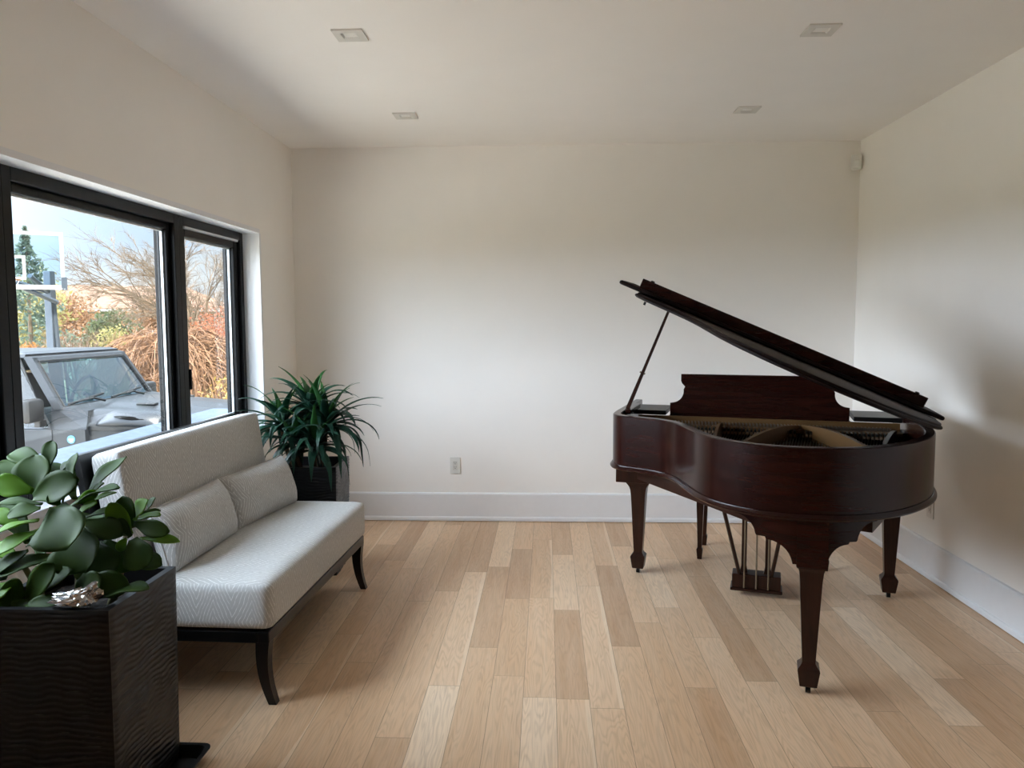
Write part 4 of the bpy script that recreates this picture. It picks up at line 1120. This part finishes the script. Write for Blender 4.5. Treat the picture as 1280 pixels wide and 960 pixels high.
# board centre relative to the pole
BC = Vector((-10.02, 14.22, 2.66)) - Vector((HX, HY, GZ))
def BP(a, b, d=0.0): return BC + rgt * a + Vector((0, 0, 1)) * b + fwd * d
bwid, bhei = 0.94, 0.54
def bar(m, a0, a1, b0, b1, d0, d1):
    m.loft([[BP(a0, b0, d0), BP(a1, b0, d0), BP(a1, b1, d0), BP(a0, b1, d0)], [BP(a0, b0, d1), BP(a1, b0, d1), BP(a1, b1, d1), BP(a0, b1, d1)]])
m = MB(); bar(m, -bwid, bwid, -bhei, bhei, -0.006, 0.006); m.build('backboard', ACRYLIC, HOOP)
m = MB(); e = 0.065
for d0, d1 in ((0.006, 0.012), ):
    bar(m, -bwid, bwid, bhei - e, bhei, -0.02, 0.014); bar(m, -bwid, bwid, -bhei, -bhei + e, -0.02, 0.014); bar(m, -bwid, -bwid + e, -bhei + e, bhei - e, -0.02, 0.014); bar(m, bwid - e, bwid, -bhei + e, bhei - e, -0.02, 0.014)
m.build('backboard_border', WHITEPAINT, HOOP)
m = MB(); a_, b0_, b1_, e = 0.30, -0.38, 0.08, 0.055
bar(m, -a_, a_, b1_ - e, b1_, 0.007, 0.012); bar(m, -a_, a_, b0_, b0_ + e, 0.007, 0.012); bar(m, -a_, -a_ + e, b0_ + e, b1_ - e, 0.007, 0.012); bar(m, a_ - e, a_, b0_ + e, b1_ - e, 0.007, 0.012)
m.build('shooting_square', WHITEPAINT, HOOP)
m = MB(); bar(m, bwid - 0.06, bwid + 0.035, -bhei - 0.03, -bhei + 0.22, -0.04, 0.03); bar(m, -bwid - 0.035, -bwid + 0.06, -bhei - 0.03, -bhei + 0.22, -0.04, 0.03); m.build('corner_pad', POLE, HOOP)
m = MB(); bar(m, -bwid, bwid, -bhei - 0.02, -bhei + 0.005, -0.045, 0.03); m.build('edge_pad', SPACER, HOOP)
m = MB(); m.box(-0.62, -0.47, -0.08, 0.08, 0, 3.05, 0.01); pole = m.build('pole', POLE, HOOP)
# shift: the pole stands left of the empty
for v_, (p, q, r_) in enumerate((((-0.545, 0.0, 2.62), BP(-0.25, -0.30, -0.05), 0.05), ((-0.545, 0.0, 2.62), BP(0.35, -0.30, -0.05), 0.05), ((-0.40, 0.0, 2.42), BP(0.0, -0.42, -0.05), 0.05))):
    m = MB(); m.tube([p, q], r_, 6); m.build('support_arm', POLE, HOOP)
m = MB(); m.tube([(-0.40, 0.02, 0.1), (-0.42, 0.02, 1.0), (-0.50, 0.02, 2.45)], 0.05, 8); m.build('rear_strut', POLE, HOOP)
m = MB(); rc = BP(0, -0.40, 0.36); m.tube([rc + rgt * (0.23 * cos(2 * pi * k / 24)) + fwd * (0.23 * sin(2 * pi * k / 24)) for k in range(25)], 0.012, 6, False); m.tube([rc - fwd * 0.23, BP(0, -0.40, 0.0)], 0.03, 6); m.build('hoop_rim', LEAF_OR, HOOP)
m = MB()
for k in range(12):
    a = 2 * pi * k / 12
    m.tube([rc + rgt * (0.23 * cos(a)) + fwd * (0.23 * sin(a)), rc + rgt * (0.15 * cos(a + .5)) + fwd * (0.15 * sin(a + .5)) - Vector((0, 0, 0.2)), rc + rgt * (0.11 * cos(a + 1)) + fwd * (0.11 * sin(a + 1)) - Vector((0, 0, 0.42))], 0.005, 4)
m.build('net', WHITEPAINT, HOOP)

# --- trees and shrubs
def grow(m, p, d, L, r, depth, rnd, spread=0.5, gravity=0.0, kids=(3, 4), ratio=0.68, segs=4):
    pts = [p.copy()]; rads = [r]; q = p.copy(); dd = d.normalized()
    for k in range(segs):
        dd = (dd + Vector((rnd.uniform(-1, 1), rnd.uniform(-1, 1), rnd.uniform(-1, 1))) * 0.13 + Vector((0, 0, gravity))).normalized()
        q = q + dd * (L / segs); pts.append(q.copy()); rads.append(r * (1 - 0.5 * (k + 1) / segs))
    m.tube(pts, rads, 5 if r > 0.02 else 3, False)
    if depth <= 0: return
    for k in range(rnd.randint(*kids)):
        t = rnd.uniform(0.35, 1.0); i = min(segs - 1, int(t * segs)); bp = pts[i].lerp(pts[i + 1], t * segs - i)
        ax = dd.orthogonal().normalized(); ax = Matrix.Rotation(rnd.uniform(0, 2 * pi), 3, dd) @ ax
        nd = (dd * cos(spread) + ax * sin(spread) * rnd.uniform(0.7, 1.3)).normalized()
        grow(m, bp, nd, L * ratio * rnd.uniform(0.8, 1.15), max(0.0032, r * 0.55), depth - 1, rnd, spread, gravity, kids, ratio, segs if depth > 2 else 3)
def leaf_cards(m, n, pos_fn, size, rnd):
    for k in range(n):
        p = pos_fn(rnd); s = size * rnd.uniform(0.6, 1.3)
        a = Vector((rnd.uniform(-1, 1), rnd.uniform(-1, 1), rnd.uniform(-1, 1))).normalized(); b = a.orthogonal().normalized()
        c = a.cross(b)
        b = b * cos(k) + c * sin(k); c = a.cross(b)
        m.face([m.v(p - b * s), m.v(p + c * s * 0.45), m.v(p + b * s), m.v(p - c * s * 0.45)])
def blob(c, rx, ry, rz, lo=0.35):
    c = Vector(c)
    def f(rnd):
        while True:
            v = Vector((rnd.uniform(-1, 1), rnd.uniform(-1, 1), rnd.uniform(-1, 1)))
            if lo < v.length < 1.0: return c + Vector((v.x * rx, v.y * ry, v.z * rz))
    return f
def bare_tree(loc, hgt, label, mat, seed, stems=5, depth=5, L=1.5, r=0.07, lean=0.55, cat='tree', name='bare_tree', spread=0.5, ratio=0.70, kids=(3, 4), group=None, trunk=0.5):
    rnd = random.Random(seed); root = empty(name, loc); tag(root, label, cat, group)
    m = MB(); m.tube([(0, 0, -0.05), (0.02, 0, trunk * 0.6), (0.0, 0.02, trunk)], [r * 1.7, r * 1.4, r * 1.25], 9); m.build('trunk', BARK, root, smooth=True)
    m = MB()
    for k in range(stems):
        a = 2 * pi * k / stems + rnd.uniform(-.3, .3); 
        d = Vector((cos(a) * lean, sin(a) * lean, 1.0))
        grow(m, Vector((0, 0, trunk * 0.95)), d, L * rnd.uniform(0.85, 1.15), r, depth, rnd, spread, 0.0, kids, ratio)
    m.build('branches', mat, root); return root
def leafy(name, loc, rx, ry, h, n, size, mat, label, seed, cat='shrub', stem_mat=None, cone=False, group=None):
    rnd = random.Random(seed); root = empty(name, loc); tag(root, label, cat, group)
    m = MB()
    if cone:
        def pf(q):
            t = q.random() ** 1.3; a = q.uniform(0, 2 * pi); rr = (1 - t) * (0.35 + 0.65 * sqrt(q.random())) * (0.8 + 0.3 * sin(t * 26 + a))
            return Vector((rx * rr * cos(a), ry * rr * sin(a), 0.1 * h + 0.9 * h * t - 0.06 * h * rr))
        leaf_cards(m, n, pf, size, rnd)
    else:
        cl = [(rnd.uniform(-.55, .55) * rx, rnd.uniform(-.55, .55) * ry, h * rnd.uniform(0.35, 0.72)) for k in range(9)]
        fs = [blob(c, rx * 0.55, ry * 0.55, h * 0.30) for c in cl] + [blob((0, 0, h * 0.5), rx, ry, h * 0.48, 0.6)]
        for f in fs: leaf_cards(m, n // len(fs), f, size, rnd)
    m.build('foliage', mat, root)
    m = MB(); m.tube([(0, 0, -0.03), (0.02, 0, h * (0.9 if cone else 0.5))], [0.03 * h ** 0.7, 0.012], 6)
    for k in range(0 if cone else 6):
        a = k * 1.05; m.tube([(0, 0, 0.0), (0.3 * rx * cos(a), 0.3 * ry * sin(a), h * 0.4), (0.6 * rx * cos(a), 0.6 * ry * sin(a), h * 0.75)], [0.02, 0.012, 0.006], 5)
    m.build('stem', BARK, root); return root
def weeping(loc, R_, h, n, label, mat, seed):
    rnd = random.Random(seed); root = empty('weeping_shrub', loc); tag(root, label, 'shrub')
    m = MB(); m.tube([(0, 0, -0.03), (0.03, 0.02, h * 0.45), (0, 0, h * 0.8)], [0.07, 0.05, 0.04], 7); m.build('stem', BARK, root)
    m = MB()
    for k in range(n):
        a = rnd.uniform(0, 2 * pi); rr = R_ * sqrt(rnd.uniform(0.03, 1)); top = h * rnd.uniform(0.72, 1.02) - 0.10 * h * (rr / R_) ** 2
        dx, dy = cos(a), sin(a); a2 = a + rnd.uniform(-.5, .5); ex, ey = cos(a2), sin(a2); low = h * rnd.uniform(0.0, 0.35)
        st = Vector((0, 0, h * rnd.uniform(0.6, 0.85)))
        pts = spline([st, Vector((dx * rr * 0.45, dy * rr * 0.45, top)), Vector((ex * rr * 0.85, ey * rr * 0.85, top * 0.82)), Vector((ex * rr, ey * rr, low))], 4)
        m.tube(pts, [0.010 - 0.007 * i / (len(pts) - 1) for i in range(len(pts))], 3, False)
        for q in range(5):
            i = rnd.randint(3, len(pts) - 2); p = pts[i]
            m.tube([p, p + Vector((rnd.uniform(-.16, .16), rnd.uniform(-.16, .16), rnd.uniform(-.02, .14))), p + Vector((rnd.uniform(-.24, .24), rnd.uniform(-.24, .24), rnd.uniform(-.25, .05)))], [0.005, 0.004, 0.003], 3, False)
    m.build('branches', mat, root); return root
weeping((-5.75, 11.7, GZ), 1.5, 1.93, 620, 'weeping tan-twigged bare shrub right behind the parked wagon', TWIG_TAN, 5)
bare_tree((-7.8, 18.0, GZ), 6, 'large bare multi-stemmed tree spreading its twigs behind the weeping shrub', BARK, 17, stems=8, depth=5, L=1.8, r=0.06, lean=0.75, ratio=0.65, trunk=0.8, kids=(4, 4))
bare_tree((-12.3, 19.6, GZ), 2.6, 'low bare brown shrub with pale stems right of the basketball pole', TWIG_BROWN, 23, stems=7, depth=4, L=0.9, r=0.035, lean=0.6, cat='shrub', name='bare_shrub', ratio=0.66, trunk=0.15)
leafy('red_shrub', (-6.75, 16.1, GZ), 0.95, 0.95, 2.45, 6000, 0.032, LEAF_RED, 'red-orange leafy shrub seen through the right-hand casement', 3)
leafy('yellow_shrub', (-4.35, 10.0, GZ), 0.42, 0.42, 1.33, 1400, 0.035, LEAF_YEL, 'low yellow shrub at the foot of the right-hand casement view', 4)
leafy('orange_shrub', (-7.45, 14.6, GZ), 0.6, 0.7, 1.7, 1500, 0.05, LEAF_OR, 'tawny orange shrub left of the red shrub', 14)
leafy('yellow_shrub', (-16.9, 29.4, GZ), 0.85, 0.85, 2.0, 1600, 0.07, LEAF_YG, 'round yellow-green shrub near the parked white car', 6)
leafy('evergreen_shrub', (-19.4, 33.9, GZ), 1.4, 1.2, 2.7, 2600, 0.11, LEAF_DK, 'dark green evergreen shrub in front of the white house', 7)
leafy('conifer', (-14.9, 21.6, GZ), 1.75, 1.75, 4.75, 2800, 0.085, LEAF_PINE, 'tall blue-green conifer seen through the clear backboard', 8, cat='tree', cone=True)
leafy('leafy_tree', (-17.6, 25.4, GZ), 1.7, 1.7, 4.2, 3000, 0.085, LEAF_YG, 'yellow-green leafy tree between the conifer and the basketball pole', 9, cat='tree')
leafy('orange_shrub', (-12.25, 17.7, GZ), 0.5, 0.5, 1.65, 1400, 0.045, LEAF_OR, 'low orange and green shrub left of the basketball pole', 10)
for i, (x, y, h_, mt, lb) in enumerate([(-30.5, 46.5, 4.4, LEAF_BRN, 'russet far tree just right of the basketball pole'), (-25.0, 48.5, 4.0, LEAF_BRN, 'russet far tree left of the white house'),
        (-19.6, 52.0, 4.3, LEAF_BRN, 'russet far tree above the parked white car'), (-13.5, 49.0, 5.0, LEAF_DK, 'greenish far tree behind the red shrub')]):
    leafy('far_tree', (x, y, GZ), 2.6, 2.2, h_ * 0.94, 3000, 0.14, mt, lb, 50 + i, cat='tree')
bare_tree((-17.6, 39.0, GZ), 5, 'slender bare far tree in front of the white house', TWIG_BROWN, 31, stems=5, depth=4, L=1.6, r=0.05, lean=0.6, trunk=0.6, name='bare_tree')
bare_tree((-12.0, 33.5, GZ), 6, 'bare far tree filling the sky of the right-hand casement', BARK, 37, stems=6, depth=5, L=2.1, r=0.08, lean=0.6, trunk=0.8, name='bare_tree')

# --- houses across the street
def house(loc, rz, w, d, hw, roof_h, wall, roofm, label, wins, door=None):
    r = empty('house', loc, rz); tag(r, label, 'house')
    m = MB(); m.box(-w / 2, w / 2, -d / 2, d / 2, 0, hw); m.build('wall', wall, r)
    m = MB(); o = 0.4
    m.loft([[(-w / 2 - o, -d / 2 - o, hw - 0.05), (w / 2 + o, -d / 2 - o, hw - 0.05), (w / 2 + o, d / 2 + o, hw - 0.05), (-w / 2 - o, d / 2 + o, hw - 0.05)],
            [(-w / 2 - o, -d / 2 - o, hw + 0.1), (w / 2 + o, -d / 2 - o, hw + 0.1), (w / 2 + o, d / 2 + o, hw + 0.1), (-w / 2 - o, d / 2 + o, hw + 0.1)],
            [(-w / 2 + d * 0.4, -0.05, hw + roof_h), (w / 2 - d * 0.4, -0.05, hw + roof_h), (w / 2 - d * 0.4, 0.05, hw + roof_h), (-w / 2 + d * 0.4, 0.05, hw + roof_h)]])
    rf = m.build('roof', roofm, r)
    m = MB(); m.box(-w / 2 - o - 0.03, w / 2 + o + 0.03, -d / 2 - o - 0.06, -d / 2 - o, hw - 0.12, hw + 0.06); m.build('gutter', WHITEPAINT, rf)
    for (x, z, ww, hh) in wins:
        m = MB(); y = -d / 2
        m.box(x - ww / 2 - 0.1, x - ww / 2, y - 0.06, y, z - 0.1, z + hh + 0.1); m.box(x + ww / 2, x + ww / 2 + 0.1, y - 0.06, y, z - 0.1, z + hh + 0.1)
        m.box(x - ww / 2, x + ww / 2, y - 0.06, y, z + hh, z + hh + 0.1); m.box(x - ww / 2, x + ww / 2, y - 0.06, y, z - 0.1, z); m.box(x - 0.03, x + 0.03, y - 0.05, y, z, z + hh)
        wf = m.build('window', WHITEPAINT, r)
        m = MB(); m.box(x - ww / 2, x + ww / 2, y - 0.03, y + 0.0, z, z + hh); m.build('pane', PANE, wf)
    return r
house((-31.3, 37.0, GZ), radians(20), 10.5, 6.0, 2.55, 1.7, BEIGE, ROOF, 'beige low house with grey roof behind the basketball pole', [(3.7, 0.8, 1.2, 1.4), (1.6, 0.8, 1.0, 1.4), (-1.5, 0.8, 1.4, 1.2)])
house((-34.0, 61.5, GZ), radians(28), 15.0, 8.0, 3.0, 2.0, SIDING, ROOFB, 'white house with brown roof far across the street', [(-4.5, 1.0, 1.4, 1.3), (-1.0, 1.0, 1.6, 1.3), (2.4, 0.9, 1.2, 1.5), (5.2, 1.0, 1.6, 1.3)])
# --- far parked car
FC = empty('white_car', (-21.9, 44.2, GZ), radians(10)); tag(FC, 'white car parked far away on the street behind the tan shrub', 'car')
m = MB(); bodyp = spline([(-2.2, 0, 0.35), (-2.25, 0, 0.75), (-1.9, 0, 0.95), (-1.2, 0, 1.0), (1.0, 0, 0.98), (2.0, 0, 0.82), (2.25, 0, 0.6), (2.2, 0, 0.35)], 4)
m.prism([(p.x, p.z) for p in bodyp], lambda a, b: (a, -0.9, b), lambda a, b: (a, 0.9, b)); m.build('body', WHITEPAINT, FC, smooth=True, angle=40)
m = MB(); m.loft([[(-1.7, -0.82, 0.97), (1.0, -0.82, 0.97), (1.0, 0.82, 0.97), (-1.7, 0.82, 0.97)], [(-1.2, -0.68, 1.45), (0.25, -0.68, 1.45), (0.25, 0.68, 1.45), (-1.2, 0.68, 1.45)]]); m.build('cabin_glass', PANE, FC)
m = MB(); m.loft([[(-1.3, -0.70, 1.44), (0.32, -0.70, 1.44), (0.32, 0.70, 1.44), (-1.3, 0.70, 1.44)], [(-1.1, -0.6, 1.53), (0.15, -0.6, 1.53), (0.15, 0.6, 1.53), (-1.1, 0.6, 1.53)]]); m.build('roof', WHITEPAINT, FC)
for x in (-1.4, 1.4):
    for s in (-1, 1):
        m = MB(); m.tube([(x, s * 0.70, 0.33), (x, s * 0.91, 0.33)], 0.33, 18); m.build('wheel', TIRE, FC)
SKY, LOBE_K, LOBE_POW, EXPO, SUN_E, ZEN = 0.46, 23.0, 3.5, 1.27, 11.5, 5.0
# ------------------------------------------------------------------ sky, daylight, camera
W = bpy.data.worlds.new('sky'); scene.world = W; W.use_nodes = True
nt = W.node_tree; N = nt.nodes; Lk = nt.links
bg = N['Background']
tc = N.new('ShaderNodeTexCoord'); sp = N.new('ShaderNodeSeparateXYZ'); Lk.new(tc.outputs['Generated'], sp.inputs[0])
def wmath(op, a, b=None):
    n = N.new('ShaderNodeMath'); n.operation = op
    for i, v in enumerate((a, b)):
        if v is None: continue
        if isinstance(v, (int, float)): n.inputs[i].default_value = v
        else: Lk.new(v, n.inputs[i])
    return n.outputs[0]
mp = N.new('ShaderNodeMapping'); mp.inputs['Scale'].default_value = (2.0, 2.0, 6.0); Lk.new(tc.outputs['Generated'], mp.inputs['Vector'])
cn = N.new('ShaderNodeTexNoise'); cn.inputs['Scale'].default_value = 2.2; cn.inputs['Detail'].default_value = 6; cn.inputs['Roughness'].default_value = 0.55; Lk.new(mp.outputs[0], cn.inputs['Vector'])
cr = N.new('ShaderNodeValToRGB'); Lk.new(cn.outputs['Fac'], cr.inputs[0])
cr.color_ramp.elements[0].position = 0.42; cr.color_ramp.elements[1].position = 0.62
hz = wmath('SUBTRACT', 1.0, wmath('MINIMUM', 1.0, wmath('MULTIPLY', wmath('MAXIMUM', sp.outputs[2], 0.0), 3.2)))
cloud = wmath('MINIMUM', 1.0, wmath('ADD', wmath('MULTIPLY', cr.outputs[0], 0.75), wmath('MULTIPLY', hz, 0.35)))
mx = N.new('ShaderNodeMix'); mx.data_type = 'RGBA'
mx.inputs[6].default_value = (0.50, 0.70, 0.95, 1); mx.inputs[7].default_value = (0.90, 0.96, 1.0, 1)
Lk.new(cloud, mx.inputs[0])
# bright lobe added to the unseen sky at left, aimed to light the room
dv = N.new('ShaderNodeVectorMath'); dv.operation = 'DOT_PRODUCT'; Lk.new(tc.outputs['Generated'], dv.inputs[0])
s_dir = Vector((-0.90, -0.27, 0.35)).normalized(); dv.inputs[1].default_value = s_dir
lobe = wmath('MULTIPLY', wmath('POWER', wmath('MAXIMUM', dv.outputs['Value'], 0.0), LOBE_POW), LOBE_K)
ad = N.new('ShaderNodeMix'); ad.data_type = 'RGBA'; ad.blend_type = 'ADD'; ad.inputs[0].default_value = 1.0
lc_ = N.new('ShaderNodeVectorMath'); lc_.operation = 'SCALE'; lc_.inputs[0].default_value = (0.86, 0.97, 1.14); Lk.new(lobe, lc_.inputs['Scale'])
zs = N.new('ShaderNodeVectorMath'); zs.operation = 'SCALE'; Lk.new(mx.outputs[2], zs.inputs[0])
zen = wmath('ADD', 1.0, wmath('MULTIPLY', wmath('MAXIMUM', wmath('SUBTRACT', sp.outputs[2], 0.22), 0.0), ZEN)); Lk.new(zen, zs.inputs['Scale'])
Lk.new(zs.outputs[0], ad.inputs[6]); Lk.new(lc_.outputs[0], ad.inputs[7])
Lk.new(ad.outputs[2], bg.inputs['Color']); bg.inputs['Strength'].default_value = SKY

def portal(name, loc, rot, sx, sy):
    l = bpy.data.lights.new(name, 'AREA'); l.shape = 'RECTANGLE'; l.size = sx; l.size_y = sy
    l.cycles.is_portal = True
    o = bpy.data.objects.new(name, l); C.objects.link(o); o.location = loc; o.rotation_euler = rot
    return o
portal('window_daylight', (-2.06, (OY0 + OY1) / 2, (OZ0 + OZ1) / 2), (0, radians(-90), 0), OZ1 - OZ0, OY1 - OY0)

sl = bpy.data.lights.new('sun', 'SUN'); sl.energy = SUN_E; sl.angle = radians(6); sl.color = (1.0, 0.93, 0.82)
so = bpy.data.objects.new('sun', sl); C.objects.link(so)
so.rotation_euler = Vector((-0.28, 0.22, -0.93)).to_track_quat('-Z', 'Y').to_euler()

cam = bpy.data.cameras.new('camera'); co = bpy.data.objects.new('camera', cam); C.objects.link(co)
cam.sensor_width = 36.0; cam.lens = 960 / 1280 * 36.0; cam.clip_end = 400
p_, y_, r_ = 0.0813, 0.0449, -0.0038
F = Vector((-sin(y_) * cos(p_), cos(y_) * cos(p_), -sin(p_))); Rr = Vector((cos(y_), sin(y_), 0)); Uu = Rr.cross(F)
R2 = Rr * cos(r_) + Uu * sin(r_); U2 = Uu * cos(r_) - Rr * sin(r_)
M3 = Matrix((R2, U2, -F)).transposed()
co.matrix_world = Matrix.Translation((0, 0, 1.45)) @ M3.to_4x4()
scene.camera = co
scene.view_settings.view_transform = 'Standard'; scene.view_settings.look = 'None'
scene.view_settings.gamma = 1.0; scene.view_settings.exposure = EXPO
scene.view_settings.use_curve_mapping = False
cy = scene.cycles
cy.max_bounces = 16; cy.diffuse_bounces = 12; cy.glossy_bounces = 4; cy.transmission_bounces = 8; cy.transparent_max_bounces = 16
cy.sample_clamp_indirect = 6.0; cy.caustics_reflective = False; cy.caustics_refractive = False
